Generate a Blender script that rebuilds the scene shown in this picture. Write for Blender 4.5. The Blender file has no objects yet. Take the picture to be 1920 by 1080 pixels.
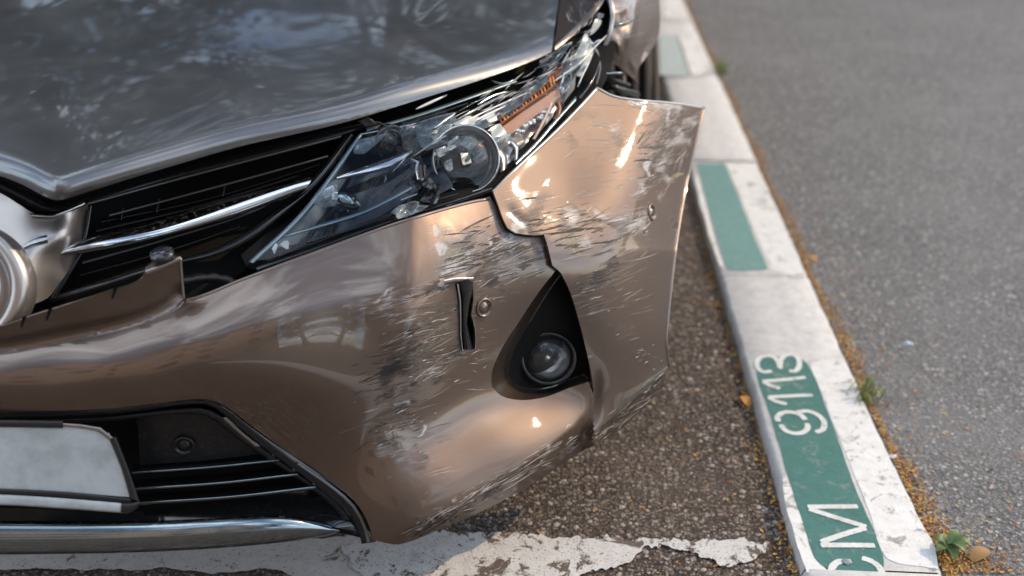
import bpy, bmesh, math, random
import numpy as np
from mathutils import Vector, Matrix
from mathutils.geometry import delaunay_2d_cdt

random.seed(7)
rng = np.random.default_rng(7)
S = bpy.context.scene
COL = S.collection

# ------------------------------------------------------------------ camera
CAM_H, PITCH, YAW, LENS = 1.28, math.radians(27), math.radians(3.47), 35.0
cd = bpy.data.cameras.new('camera')
cam = bpy.data.objects.new('camera', cd)
COL.objects.link(cam)
cam.location = (0, 0, CAM_H)
cam.rotation_euler = (math.pi / 2 - PITCH, 0, YAW)
cd.lens = LENS
cd.sensor_width = 36
cd.clip_start, cd.clip_end = 0.05, 500
cd.dof.use_dof = True
cd.dof.focus_distance = 1.66
cd.dof.aperture_fstop = 1.9
S.camera = cam

# ------------------------------------------------------------------ sky and sun
SUN = Vector((0.74, 0.32, 0.60)).normalized()
W = bpy.data.worlds.new('World')
S.world = W
W.use_nodes = True
wn = W.node_tree.nodes
sky = wn.new('ShaderNodeTexSky')
sky.sky_type = 'NISHITA'
sky.sun_disc = False
sky.sun_elevation = math.asin(SUN.z)
sky.sun_rotation = math.atan2(SUN.x, SUN.y)
sky.dust_density = 1.0
sky.air_density = 1.0
sky.ozone_density = 1.0
wn['Background'].inputs['Strength'].default_value = 0.14
# thin sunlit clouds all over the sky, as the bright mirrored patches in the paint imply
tc = wn.new('ShaderNodeTexCoord')
mp = wn.new('ShaderNodeMapping')
mp.inputs['Scale'].default_value = (1.0, 1.0, 2.2)
nz = wn.new('ShaderNodeTexNoise')
nz.inputs['Scale'].default_value = 2.3
nz.inputs['Detail'].default_value = 7
nz.inputs['Roughness'].default_value = 0.58
mr = wn.new('ShaderNodeMapRange')
mr.interpolation_type = 'SMOOTHSTEP'
mr.inputs[1].default_value, mr.inputs[2].default_value = 0.42, 0.66
mxs = wn.new('ShaderNodeMix')
mxs.data_type = 'RGBA'
mxs.inputs[7].default_value = (11.8, 13.3, 15.0, 1)
WL = W.node_tree.links.new
WL(tc.outputs['Generated'], mp.inputs[0])
WL(mp.outputs[0], nz.inputs['Vector'])
WL(nz.outputs[0], mr.inputs[0])
WL(mr.outputs[0], mxs.inputs[0])
WL(sky.outputs[0], mxs.inputs[6])
WL(mxs.outputs[2], wn['Background'].inputs['Color'])
sl = bpy.data.lights.new('sun', 'SUN')
sl.energy = 2.05
sl.angle = math.radians(0.6)
sl.color = (1.0, 0.76, 0.48)
so = bpy.data.objects.new('sun', sl)
COL.objects.link(so)
so.rotation_euler = SUN.to_track_quat('Z', 'Y').to_euler()
S.view_settings.view_transform = 'Standard'
S.view_settings.look = 'None'
S.view_settings.gamma = 1
S.view_settings.use_curve_mapping = False
S.view_settings.exposure = 0.38
S.cycles.use_denoising = True
S.cycles.max_bounces = 8
S.cycles.transparent_max_bounces = 16
S.cycles.sample_clamp_indirect = 6

# ------------------------------------------------------------------ measuring helpers
# sight lines of the photograph, used only to find where a measured spot lies at a known depth
FPX = 1920 * LENS / 36
FWD = np.array([-math.sin(YAW) * math.cos(PITCH), math.cos(YAW) * math.cos(PITCH), -math.sin(PITCH)])
RGT = np.array([math.cos(YAW), math.sin(YAW), 0.0])
UPV = np.cross(RGT, FWD)
EYE = np.array([0, 0, CAM_H])
XC = -0.90      # centre line of the car


def rays(xy):
    xy = np.atleast_2d(np.asarray(xy, float))
    return FWD + ((xy[:, :1] - 960) / FPX) * RGT + ((540 - xy[:, 1:2]) / FPX) * UPV


def at(x, y, Y=None, z=None):
    d = rays([(x, y)])[0]
    t = Y / d[1] if Y is not None else (z - CAM_H) / d[2]
    return EYE + t * d


class Depth:
    """smooth surface through measured spots (x, y, Y) or (x, y, 'z', height)"""
    def __init__(self, pts, lam=0.0):
        xy = np.array([(p[0], p[1]) for p in pts], float)
        d = rays(xy)
        w = np.array([d[i][1] / p[2] if len(p) == 3 else d[i][2] / (p[3] - CAM_H) for i, p in enumerate(pts)])
        self.c = xy / 300
        n = len(pts)
        K = self.k(self.c, self.c) + lam * np.eye(n)
        P = np.hstack([np.ones((n, 1)), self.c])
        A = np.block([[K, P], [P.T, np.zeros((3, 3))]])
        self.s = np.linalg.solve(A, np.concatenate([w, np.zeros(3)]))
        self.bumps = []
        self.hooks = []

    @staticmethod
    def k(a, b):
        r2 = ((a[:, None] - b[None]) ** 2).sum(-1)
        return r2 ** 1.5

    def p3(self, xy, off=0.0):
        xy = np.atleast_2d(np.asarray(xy, float))
        q = xy / 300
        w = self.k(q, self.c) @ self.s[:-3] + self.s[-3] + q @ self.s[-2:]
        t = 1 / w
        d = rays(xy)
        L = np.linalg.norm(d, axis=1)
        add = np.zeros(len(xy)) + off
        for bx, by, sx, sy, rot, amp in self.bumps:
            c, s_ = math.cos(math.radians(rot)), math.sin(math.radians(rot))
            dx, dy = xy[:, 0] - bx, xy[:, 1] - by
            add = add + amp * np.exp(-(((dx * c + dy * s_) / sx) ** 2 + ((-dx * s_ + dy * c) / sy) ** 2))
        for hk in self.hooks:
            add = add + hk(xy)
        return EYE + (t + add / L)[:, None] * d


def to_px(P):
    v = np.asarray(P, float) - EYE
    zf = v @ FWD
    return 960 + FPX * (v @ RGT) / zf, 540 - FPX * (v @ UPV) / zf


def both_sides(pts):
    """add the mirror image of measured spots on the other half of the car"""
    out = list(pts)
    for q in pts:
        P = at(q[0], q[1], Y=q[2]) if len(q) == 3 else at(q[0], q[1], z=q[3])
        if P[0] > XC + 0.04:
            P[0] = 2 * XC - P[0]
            x, y = to_px(P)
            out.append((x, y, P[1]))
    return out


def side_of(line, xy):
    """signed distance to a polyline, positive on its right-hand side in travel direction (y down)"""
    line = np.asarray(line, float)
    best = np.full(len(xy), 1e9)
    sg = np.zeros(len(xy))
    for a, b in zip(line[:-1], line[1:]):
        ab = b - a
        t = np.clip(((xy - a) @ ab) / (ab @ ab), 0, 1)
        v = xy - (a + t[:, None] * ab)
        d = np.linalg.norm(v, axis=1)
        s_ = np.sign(ab[0] * (xy[:, 1] - a[1]) - ab[1] * (xy[:, 0] - a[0]))
        k = d < best
        best[k] = d[k]
        sg[k] = s_[k]
    return best * sg


def resample(pts, step):
    pts = np.asarray(pts, float)
    seg = np.linalg.norm(np.diff(pts, axis=0), axis=1)
    s = np.concatenate([[0], np.cumsum(seg)])
    n = max(2, int(round(s[-1] / step)) + 1)
    u = np.linspace(0, s[-1], n)
    return np.stack([np.interp(u, s, pts[:, i]) for i in range(pts.shape[1])], 1)


def resample_n(pts, n):
    pts = np.asarray(pts, float)
    seg = np.linalg.norm(np.diff(pts, axis=0), axis=1)
    s = np.concatenate([[0], np.cumsum(seg)])
    u = np.linspace(0, s[-1], n)
    return np.stack([np.interp(u, s, pts[:, i]) for i in range(pts.shape[1])], 1)


def spline(pts, closed=False, step=8, corner=38):
    """Catmull-Rom through the points, sharp where the turn exceeds `corner` degrees"""
    P = np.asarray(pts, float)
    n = len(P)
    out = []
    rngi = range(n if closed else n - 1)
    tang = np.zeros_like(P)
    sharp = np.zeros(n, bool)
    for i in range(n):
        a, b = P[(i - 1) % n], P[(i + 1) % n]
        if not closed and i in (0, n - 1):
            sharp[i] = True
            continue
        v1, v2 = P[i] - a, b - P[i]
        l1, l2 = np.linalg.norm(v1) + 1e-9, np.linalg.norm(v2) + 1e-9
        ang = math.degrees(math.acos(np.clip(np.dot(v1, v2) / l1 / l2, -1, 1)))
        sharp[i] = ang > corner
        tang[i] = (v1 / l1 + v2 / l2) * 0.5
    for i in rngi:
        j = (i + 1) % n
        p0, p1 = P[i], P[j]
        L = np.linalg.norm(p1 - p0)
        t0 = (p1 - p0) if sharp[i] else tang[i] * L
        t1 = (p1 - p0) if sharp[j] else tang[j] * L
        m = max(1, int(L / step))
        for k in range(m):
            u = k / m
            h00, h10 = 2 * u ** 3 - 3 * u ** 2 + 1, u ** 3 - 2 * u ** 2 + u
            h01, h11 = -2 * u ** 3 + 3 * u ** 2, u ** 3 - u ** 2
            out.append(h00 * p0 + h10 * t0 + h01 * p1 + h11 * t1)
    if not closed:
        out.append(P[-1])
    return np.array(out)


def inside(poly, xy):
    x, y = xy[:, 0], xy[:, 1]
    r = np.zeros(len(xy), bool)
    px, py = poly[:, 0], poly[:, 1]
    qx, qy = np.roll(px, -1), np.roll(py, -1)
    for a, b, c, d in zip(px, py, qx, qy):
        cond = ((b > y) != (d > y))
        with np.errstate(divide='ignore', invalid='ignore'):
            r ^= cond & (x < (c - a) * (y - b) / (d - b + 1e-12) + a)
    return r


def dist_poly(line, xy, closed=False):
    A = line if not closed else np.vstack([line, line[:1]])
    best = np.full(len(xy), 1e9)
    for a, b in zip(A[:-1], A[1:]):
        ab = b - a
        t = np.clip(((xy - a) @ ab) / (ab @ ab + 1e-12), 0, 1)
        best = np.minimum(best, np.linalg.norm(xy - (a + t[:, None] * ab), axis=1))
    return best


# ------------------------------------------------------------------ object helpers
def tag(o, label=None, cat=None, group=None, kind=None):
    if label: o['label'] = label
    if cat: o['category'] = cat
    if group: o['group'] = group
    if kind: o['kind'] = kind
    return o


def empty(name, loc, label=None, cat=None, group=None, kind=None):
    o = bpy.data.objects.new(name, None)
    COL.objects.link(o)
    o.location = loc
    o.empty_display_size = 0.1
    return tag(o, label, cat, group, kind)


def link(name, me, m, parent=None, smooth=True):
    o = bpy.data.objects.new(name, me)
    COL.objects.link(o)
    if m is not None and not me.materials:
        me.materials.append(m)
    if smooth:
        me.polygons.foreach_set('use_smooth', [True] * len(me.polygons))
    if parent is not None:
        o.parent = parent
        loc = parent.location if parent.type == 'EMPTY' else Vector((0, 0, 0))
        o.matrix_parent_inverse = Matrix.Translation(-loc)
    return o


def mesh(name, verts, faces, m, parent=None, smooth=True, face_eye=False):
    me = bpy.data.meshes.new(name)
    V = np.asarray(verts, float)
    me.from_pydata([tuple(v) for v in V], [], [tuple(f) for f in faces])
    me.validate()
    me.update()
    if face_eye:
        s = 0
        for p in me.polygons:
            s += p.normal.dot(Vector(EYE) - p.center) * p.area
        if s < 0:
            me.flip_normals()
    return link(name, me, m, parent, smooth)


def add_solid(o, th, offset=-1):
    md = o.modifiers.new('thickness', 'SOLIDIFY')
    md.thickness = th
    md.offset = offset
    md.use_even_offset = False
    es = o.modifiers.new('crisp_rim', 'EDGE_SPLIT')
    es.split_angle = math.radians(42)
    return o


def mirror_half(me):
    bm = bmesh.new()
    bm.from_mesh(me)
    bmesh.ops.bisect_plane(bm, geom=bm.verts[:] + bm.edges[:] + bm.faces[:], dist=1e-5, plane_co=(XC, 0, 0), plane_no=(1, 0, 0), clear_inner=True)
    for v in bm.verts:
        if abs(v.co.x - XC) < 1e-4:
            v.co.x = XC
    d = bmesh.ops.duplicate(bm, geom=bm.verts[:] + bm.edges[:] + bm.faces[:])['geom']
    vs = [g for g in d if isinstance(g, bmesh.types.BMVert)]
    fs = [g for g in d if isinstance(g, bmesh.types.BMFace)]
    for v in vs:
        v.co.x = 2 * XC - v.co.x
    bmesh.ops.reverse_faces(bm, faces=fs)
    bmesh.ops.remove_doubles(bm, verts=[v for v in bm.verts if abs(v.co.x - XC) < 1e-4], dist=1e-4)
    bm.to_mesh(me)
    bm.free()


def tri_region(outline, holes=(), step=10):
    """triangulated region: returns xy (n,2), tris"""
    ol = np.asarray(outline)
    hs = [np.asarray(h) for h in holes]
    lo, hi = ol.min(0), ol.max(0)
    gx = np.arange(lo[0] + step / 2, hi[0], step)
    gy = np.arange(lo[1] + step / 2, hi[1], step * 0.87)
    X, Y = np.meshgrid(gx, gy)
    X[1::2] += step / 2
    g = np.stack([X.ravel(), Y.ravel()], 1)
    k = inside(ol, g)
    for h in hs:
        k &= ~inside(h, g)
    g = g[k]
    dd = dist_poly(ol, g, True)
    for h in hs:
        dd = np.minimum(dd, dist_poly(h, g, True))
    g = g[dd > 0.45 * step]
    pts, edges = [], []
    for L in [ol] + hs:
        b = len(pts)
        pts += [tuple(p) for p in L]
        edges += [(b + i, b + (i + 1) % len(L)) for i in range(len(L))]
    pts += [tuple(p) for p in g]
    v, e, f, *_ = delaunay_2d_cdt([Vector(p) for p in pts], edges, [], 0, 1e-4)
    v = np.array([(p.x, p.y) for p in v])
    f = np.array([t for t in f if len(t) == 3])
    c = v[f].mean(1)
    k = inside(ol, c)
    for h in hs:
        k &= ~inside(h, c)
    return v, f[k]


def patch(name, outline, D, m, parent, holes=(), step=10, off=0.0, thick=0.003, mirror=False, attrs=None, post=None, raw=False):
    ol = np.asarray(outline, float) if raw else spline(outline, True, step)
    xy, f = tri_region(ol, holes, step)
    P = D.p3(xy, off) if not callable(off) else D.p3(xy, off(xy))
    if post is not None:
        P = post(xy, P)
    o = mesh(name, P, f, m, parent, True, True)
    me = o.data
    uv = me.uv_layers.new(name='UVMap')
    vi = np.empty(len(me.loops), int)
    me.loops.foreach_get('vertex_index', vi)
    uv.data.foreach_set('uv', (xy[vi] / 100).ravel())
    for k, fn in (attrs or {}).items():
        a = me.attributes.new(k, 'FLOAT', 'POINT')
        a.data.foreach_set('value', fn(xy).astype(np.float32))
    if mirror:
        mirror_half(me)
        me.polygons.foreach_set('use_smooth', [True] * len(me.polygons))
    if thick:
        add_solid(o, thick)
    return o


def bar(name, A, B, m, parent, bulge=0.006, n=None, k=7, mirror=False, thick=0.0, step=0.02, closed_back=True):
    """a moulded strip between two 3-D edge lines, rounded towards the viewer"""
    n = n or max(4, int(np.linalg.norm(np.diff(A, axis=0), axis=1).sum() / step))
    A, B = resample_n(A, n), resample_n(B, n)
    V, F = [], []
    for i in range(n):
        d = EYE - (A[i] + B[i]) / 2
        d /= np.linalg.norm(d)
        for j in range(k):
            u = j / (k - 1)
            V.append(A[i] * (1 - u) + B[i] * u + d * bulge * math.sin(math.pi * u) ** 0.6)
    for i in range(n - 1):
        for j in range(k - 1):
            a = i * k + j
            F.append((a, a + 1, a + k + 1, a + k))
    if closed_back:
        b = len(V)
        for i in range(n):
            d = (A[i] + B[i]) / 2 - EYE
            d /= np.linalg.norm(d)
            V.append((A[i] + B[i]) / 2 + d * max(0.004, abs(bulge)))
        for i in range(n - 1):
            F.append((i * k, b + i, b + i + 1, (i + 1) * k)[::-1])
            F.append((i * k + k - 1, b + i, b + i + 1, (i + 1) * k + k - 1))
    o = mesh(name, V, F, m, parent, True, True)
    if mirror:
        mirror_half(o.data)
        o.data.polygons.foreach_set('use_smooth', [True] * len(o.data.polygons))
    return o


def tube_geo(P, r, seg=8, cap=True):
    P = np.asarray(P, float)
    n = len(P)
    r = np.broadcast_to(np.asarray(r, float), (n,))
    V, F = [], []
    T = np.gradient(P, axis=0)
    T /= np.linalg.norm(T, axis=1)[:, None] + 1e-12
    u = np.cross(T[0], [0.3, 0.2, 1.0])
    u /= np.linalg.norm(u)
    for i in range(n):
        u = u - T[i] * (u @ T[i])
        u /= np.linalg.norm(u)
        w = np.cross(T[i], u)
        for j in range(seg):
            a = 2 * math.pi * j / seg
            V.append(P[i] + r[i] * (math.cos(a) * u + math.sin(a) * w))
    for i in range(n - 1):
        for j in range(seg):
            F.append((i * seg + j, i * seg + (j + 1) % seg, (i + 1) * seg + (j + 1) % seg, (i + 1) * seg + j))
    if cap:
        F.append(tuple(range(seg))[::-1])
        F.append(tuple((n - 1) * seg + j for j in range(seg)))
    return V, F


def tube(name, P, r, m, parent, seg=8, mirror=False):
    V, F = tube_geo(P, r, seg)
    o = mesh(name, V, F, m, parent)
    if mirror:
        mirror_half(o.data)
        o.data.polygons.foreach_set('use_smooth', [True] * len(o.data.polygons))
    return o


def lathe(name, c, axis, up, prof, m, parent, seg=40, sx=1.0, sy=1.0, a0=0, a1=360):
    """profile (radius, height along axis) turned about an axis through c"""
    ax = np.asarray(axis, float); ax /= np.linalg.norm(ax)
    u = np.asarray(up, float); u = u - ax * (u @ ax); u /= np.linalg.norm(u)
    r_ = np.cross(u, ax)
    full = abs(a1 - a0) >= 360
    ns = seg if full else seg + 1
    V, F = [], []
    for (r, h) in prof:
        for j in range(ns):
            a = math.radians(a0 + (a1 - a0) * j / seg)
            V.append(np.asarray(c) + ax * h + r * (math.cos(a) * r_ * sx + math.sin(a) * u * sy))
    for i in range(len(prof) - 1):
        for j in range(seg):
            j2 = (j + 1) % ns if full else j + 1
            F.append((i * ns + j, i * ns + j2, (i + 1) * ns + j2, (i + 1) * ns + j))
    return mesh(name, V, F, m, parent, True, True)


def loft(name, A, B, m, parent, k=4, curve=None, smooth=True, closed=True):
    """wall between two closed 3-D outlines with the same number of points"""
    n = len(A)
    V, F = [], []
    for j in range(k + 1):
        u = j / k
        V += list(A * (1 - u) + B * u + (curve(u) if curve else 0))
    for j in range(k):
        for i in range(n if closed else n - 1):
            i2 = (i + 1) % n
            F.append((j * n + i, j * n + i2, (j + 1) * n + i2, (j + 1) * n + i))
    return mesh(name, V, F, m, parent, smooth, True)


# ------------------------------------------------------------------ materials
def new_mat(name):
    m = bpy.data.materials.new(name)
    m.use_nodes = True
    nt = m.node_tree
    return m, nt, nt.nodes['Principled BSDF']


class NT:
    def __init__(s, nt): s.nt = nt
    def n(s, t, **kw):
        x = s.nt.nodes.new(t)
        for k, v in kw.items():
            if k.startswith('i_'):
                key = k[2:].replace('_', ' ')
                x.inputs[key].default_value = v
            else:
                setattr(x, k, v)
        return x
    def l(s, a, b): s.nt.links.new(a, b)
    def val(s, x, sock):
        if isinstance(x, (int, float)): sock.default_value = x
        else: s.l(x, sock)
    def math(s, op, a, b=0.0, c=None, clamp=False):
        x = s.nt.nodes.new('ShaderNodeMath'); x.operation = op; x.use_clamp = clamp
        s.val(a, x.inputs[0]); s.val(b, x.inputs[1])
        if c is not None: s.val(c, x.inputs[2])
        return x.outputs[0]
    def ramp(s, f, stops, interp='LINEAR'):
        x = s.nt.nodes.new('ShaderNodeValToRGB'); x.color_ramp.interpolation = interp
        e = x.color_ramp.elements
        while len(e) < len(stops): e.new(0.5)
        for el, (p, c) in zip(e, stops):
            el.position = p
            el.color = (*c, 1) if len(c) == 3 else c
        s.l(f, x.inputs[0])
        return x.outputs[0]
    def step(s, f, lo, hi):
        x = s.nt.nodes.new('ShaderNodeMapRange'); x.interpolation_type = 'SMOOTHSTEP'
        s.val(f, x.inputs[0]); x.inputs[1].default_value = lo; x.inputs[2].default_value = hi
        return x.outputs[0]
    def mix(s, f, a, b):
        x = s.nt.nodes.new('ShaderNodeMix'); x.data_type = 'RGBA'
        s.val(f, x.inputs[0])
        for v, i in ((a, 6), (b, 7)):
            if isinstance(v, tuple): x.inputs[i].default_value = (*v, 1) if len(v) == 3 else v
            else: s.l(v, x.inputs[i])
        return x.outputs[2]
    def mixf(s, f, a, b):
        x = s.nt.nodes.new('ShaderNodeMix'); x.data_type = 'FLOAT'
        s.val(f, x.inputs[0]); s.val(a, x.inputs[2]); s.val(b, x.inputs[3])
        return x.outputs[0]
    def noise(s, vec, scale, detail=4, rough=0.5, dim='3D', out=0, dist=0.0):
        x = s.nt.nodes.new('ShaderNodeTexNoise')
        x.inputs['Scale'].default_value = scale; x.inputs['Detail'].default_value = detail
        x.inputs['Roughness'].default_value = rough; x.inputs['Distortion'].default_value = dist
        if vec is not None: s.l(vec, x.inputs['Vector'])
        return x.outputs[out]
    def voro(s, vec, scale, feature='F1', out='Distance', rnd=1.0):
        x = s.nt.nodes.new('ShaderNodeTexVoronoi'); x.feature = feature
        x.inputs['Scale'].default_value = scale
        x.inputs['Randomness'].default_value = rnd
        if vec is not None: s.l(vec, x.inputs['Vector'])
        return x.outputs[out]
    def mapping(s, vec, scale=(1, 1, 1), rot=(0, 0, 0), loc=(0, 0, 0)):
        y = s.nt.nodes.new('ShaderNodeMapping')
        y.inputs['Rotation'].default_value = rot
        s.l(vec, y.inputs['Vector'])
        x = s.nt.nodes.new('ShaderNodeMapping')
        x.inputs['Scale'].default_value = scale; x.inputs['Location'].default_value = loc
        s.l(y.outputs[0], x.inputs['Vector'])
        return x.outputs[0]
    def bump(s, h, strength, dist, normal=None):
        x = s.nt.nodes.new('ShaderNodeBump')
        x.inputs['Strength'].default_value = strength; x.inputs['Distance'].default_value = dist
        s.l(h, x.inputs['Height'])
        if normal is not None: s.l(normal, x.inputs['Normal'])
        return x.outputs[0]
    def attr(s, name, out='Fac'):
        x = s.nt.nodes.new('ShaderNodeAttribute'); x.attribute_name = name
        return x.outputs[out]
    def pos(s):
        return s.nt.nodes.new('ShaderNodeNewGeometry').outputs['Position']
    def uv(s):
        return s.nt.nodes.new('ShaderNodeTexCoord').outputs['UV']


def simple(name, col, rough=0.5, metal=0.0, coat=0.0, spec=0.5, bumpiness=0.0, bscale=200, dust=0.0, dustcol=(0.30, 0.26, 0.21)):
    m, nt, b = new_mat(name)
    N = NT(nt)
    b.inputs['Roughness'].default_value = rough
    b.inputs['Metallic'].default_value = metal
    b.inputs['Coat Weight'].default_value = coat
    b.inputs['Coat Roughness'].default_value = 0.04
    b.inputs['Specular IOR Level'].default_value = spec
    p = N.pos()
    nz = N.noise(p, 35, 5, 0.6)
    c = N.mix(N.math('MULTIPLY', nz, 0.5), col, tuple(x * 0.72 for x in col))
    if dust:
        d = N.math('MULTIPLY', N.step(N.noise(p, 160, 5, 0.7), 0.50, 0.72), dust)
        c = N.mix(d, c, dustcol)
        N.l(N.math('ADD', N.math('MULTIPLY', d, 0.5), rough, clamp=True), b.inputs['Roughness'])
        N.l(N.math('MULTIPLY', N.math('SUBTRACT', 1.0, d), metal), b.inputs['Metallic'])
    N.l(c, b.inputs['Base Color'])
    if bumpiness:
        N.l(N.bump(N.noise(p, bscale, 4, 0.6), bumpiness, 0.002), b.inputs['Normal'])
    return m


PAINT = (0.152, 0.103, 0.074)
PAINT_REFLECT_GREY = (0.112, 0.110, 0.112)  # same bronze paint, greyed to carry the trees and sky mirrored in the hood


def paint_mat(name, damaged=False, dusty=0.25, PAINT=PAINT):
    m, nt, b = new_mat(name)
    N = NT(nt)
    p = N.pos()
    b.inputs['Metallic'].default_value = 0.92
    b.inputs['Coat Weight'].default_value = 0.85
    b.inputs['Coat Roughness'].default_value = 0.03
    b.inputs['Coat IOR'].default_value = 1.8
    b.inputs['Specular Tint'].default_value = (0.80, 0.88, 1.0, 1)
    flake = N.noise(p, 2600, 2, 0.5)
    col = N.mix(N.math('MULTIPLY', flake, 0.55), PAINT, tuple(c * 1.5 for c in PAINT))
    rough = N.mixf(flake, 0.27, 0.34)
    metal = 0.92
    # road dust settled on the lacquer
    speck = N.step(N.voro(p, 420), 0.16, 0.06)
    speck = N.math('MULTIPLY', speck, N.step(N.noise(p, 60, 4, 0.6), 0.56, 0.66))
    film = N.math('ADD', N.math('MULTIPLY', N.step(N.noise(p, 9, 6, 0.65), 0.35, 0.75), 0.22 * dusty), 0.22 * dusty)
    dust = N.math('MAXIMUM', film, N.math('MULTIPLY', speck, dusty * 1.6), clamp=True)
    col = N.mix(dust, col, (0.30, 0.315, 0.335))
    metal = N.math('MULTIPLY', N.math('SUBTRACT', 1.0, dust), 0.92)
    coat = N.math('MULTIPLY', N.math('SUBTRACT', 1.0, N.math('MULTIPLY', dust, 0.9)), 0.85)
    hgt = None
    if damaged:
        uv = N.uv()
        str1 = N.noise(N.mapping(uv, (0.9, 6.5, 1), (0, 0, 0.32)), 1.7, 9, 0.76, dist=0.4)
        str2 = N.noise(N.mapping(uv, (0.55, 15, 1), (0, 0, 0.26)), 1.7, 5, 0.72, dist=0.2)
        str3 = N.noise(N.mapping(uv, (0.40, 19, 1), (0, 0, 0.50), (3, 7, 0)), 1.5, 4, 0.7)
        crk = N.noise(uv, 3.6, 10, 0.78, dist=1.0)
        mixn = N.math('ADD', N.math('MULTIPLY', str1, 0.42), N.math('ADD', N.math('MULTIPLY', crk, 0.20), N.math('MULTIPLY', str2, 0.38)))
        thr = lambda a, k=1.0, w=0.10: N.step(N.math('SUBTRACT', mixn, N.math('SUBTRACT', 0.70, N.math('MULTIPLY', a, 0.42 * k))), 0.0, w)
        mixd = N.math('ADD', N.math('MULTIPLY', str3, 0.55), N.math('ADD', N.math('MULTIPLY', crk, 0.25), N.math('MULTIPLY', str1, 0.20)))
        dk = N.step(N.math('SUBTRACT', mixd, N.math('SUBTRACT', 0.70, N.math('MULTIPLY', N.attr('dark'), 0.42))), 0.0, 0.12)
        ol = thr(N.attr('olive'), 1.0, 0.16)
        wh = thr(N.attr('scuff'), 1.06, 0.24)
        gr = thr(N.attr('haze'), 1.40, 0.25)
        fine = N.math('MULTIPLY', N.step(str2, 0.56, 0.68), N.step(N.attr('haze'), 0.10, 0.45))
        fin3 = N.math('MULTIPLY', N.step(str3, 0.58, 0.70), N.step(N.attr('haze'), 0.15, 0.6))
        col = N.mix(N.math('MULTIPLY', gr, 0.7), col, (0.085, 0.062, 0.050))
        col = N.mix(N.math('MULTIPLY', dk, 0.85), col, (0.018, 0.014, 0.013))
        col = N.mix(N.math('MULTIPLY', fin3, 0.55), col, (0.05, 0.04, 0.035))
        col = N.mix(N.math('MULTIPLY', ol, 0.60), col, (0.34, 0.32, 0.15))
        wh = N.math('MAXIMUM', N.math('MULTIPLY', wh, 0.9), N.math('MULTIPLY', fine, 0.55))
        col = N.mix(wh, col, (0.52, 0.50, 0.49))
        dam = N.math('MAXIMUM', N.math('MAXIMUM', wh, ol), N.math('MAXIMUM', dk, N.math('MULTIPLY', gr, 0.5)))
        metal = N.math('MULTIPLY', metal, N.math('SUBTRACT', 1.0, dam))
        coat = N.math('MULTIPLY', coat, N.math('SUBTRACT', 1.0, N.math('MULTIPLY', dam, 0.85)))
        rough = N.mixf(N.math('MULTIPLY', N.attr('abraded'), 1.0, clamp=True), rough, 0.58)
        rough = N.mixf(dam, rough, 0.58)
        coat = N.math('MULTIPLY', coat, N.math('SUBTRACT', 1.0, N.math('MULTIPLY', N.attr('abraded'), 0.6)))
        hgt = N.math('SUBTRACT', N.math('MULTIPLY', N.math('MULTIPLY', mixn, N.attr('rough_area')), 1.0), N.math('MULTIPLY', dam, 0.25))
        bn = N.bump(hgt, 0.35, 0.004)
        N.l(bn, b.inputs['Normal'])
        N.l(N.bump(hgt, 0.15, 0.004), b.inputs['Coat Normal'])
    N.l(col, b.inputs['Base Color'])
    N.val(rough, b.inputs['Roughness'])
    N.val(metal, b.inputs['Metallic'])
    N.val(coat, b.inputs['Coat Weight'])
    return m


M = {}
M['paint'] = paint_mat('bronze_paint', False, 0.25)
M['paint_hood'] = paint_mat('bronze_paint_dusty_reflect', False, 0.6, PAINT_REFLECT_GREY)  # dust film plus reflected grey put into the base colour
M['paint_damaged'] = paint_mat('bronze_paint_scraped', True, 0.2)
M['black'] = simple('black_plastic', (0.012, 0.012, 0.013), 0.32, dust=0.10, bumpiness=0.05)
M['gloss_black'] = simple('gloss_black_plastic', (0.010, 0.011, 0.012), 0.10, coat=0.5, dust=0.06)
M['matte_black'] = simple('matte_black', (0.006, 0.006, 0.006), 0.7, spec=0.2)
M['charcoal'] = simple('charcoal_plastic', (0.030, 0.027, 0.027), 0.38, bumpiness=0.08, bscale=900)
M['grey_edge'] = simple('raw_bumper_plastic', (0.055, 0.048, 0.045), 0.45, bumpiness=0.1, bscale=500)
M['chrome'] = simple('chrome', (0.74, 0.76, 0.78), 0.07, metal=1.0, dust=0.12)
M['dark_chrome'] = simple('dark_chrome', (0.34, 0.40, 0.43), 0.13, metal=1.0, dust=0.22, dustcol=(0.16, 0.19, 0.20))
M['satin'] = simple('satin_silver', (0.50, 0.45, 0.42), 0.34, metal=0.9, coat=0.6)
M['edge_grey'] = simple('moulding_edge_glint', (0.22, 0.225, 0.23), 0.30, metal=0.5, dust=0.2)  # light grey paints sky glints on the black grille edges
M['rubber'] = simple('tyre_rubber', (0.045, 0.036, 0.030), 0.75, bumpiness=0.3, bscale=150, dust=0.5, dustcol=(0.12, 0.09, 0.07))
M['steel'] = simple('rusty_bracket', (0.20, 0.14, 0.10), 0.45, metal=0.6, dust=0.3)

# ------------------------------------------------------------------ ground
KZ = 0.030      # kerb top


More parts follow.
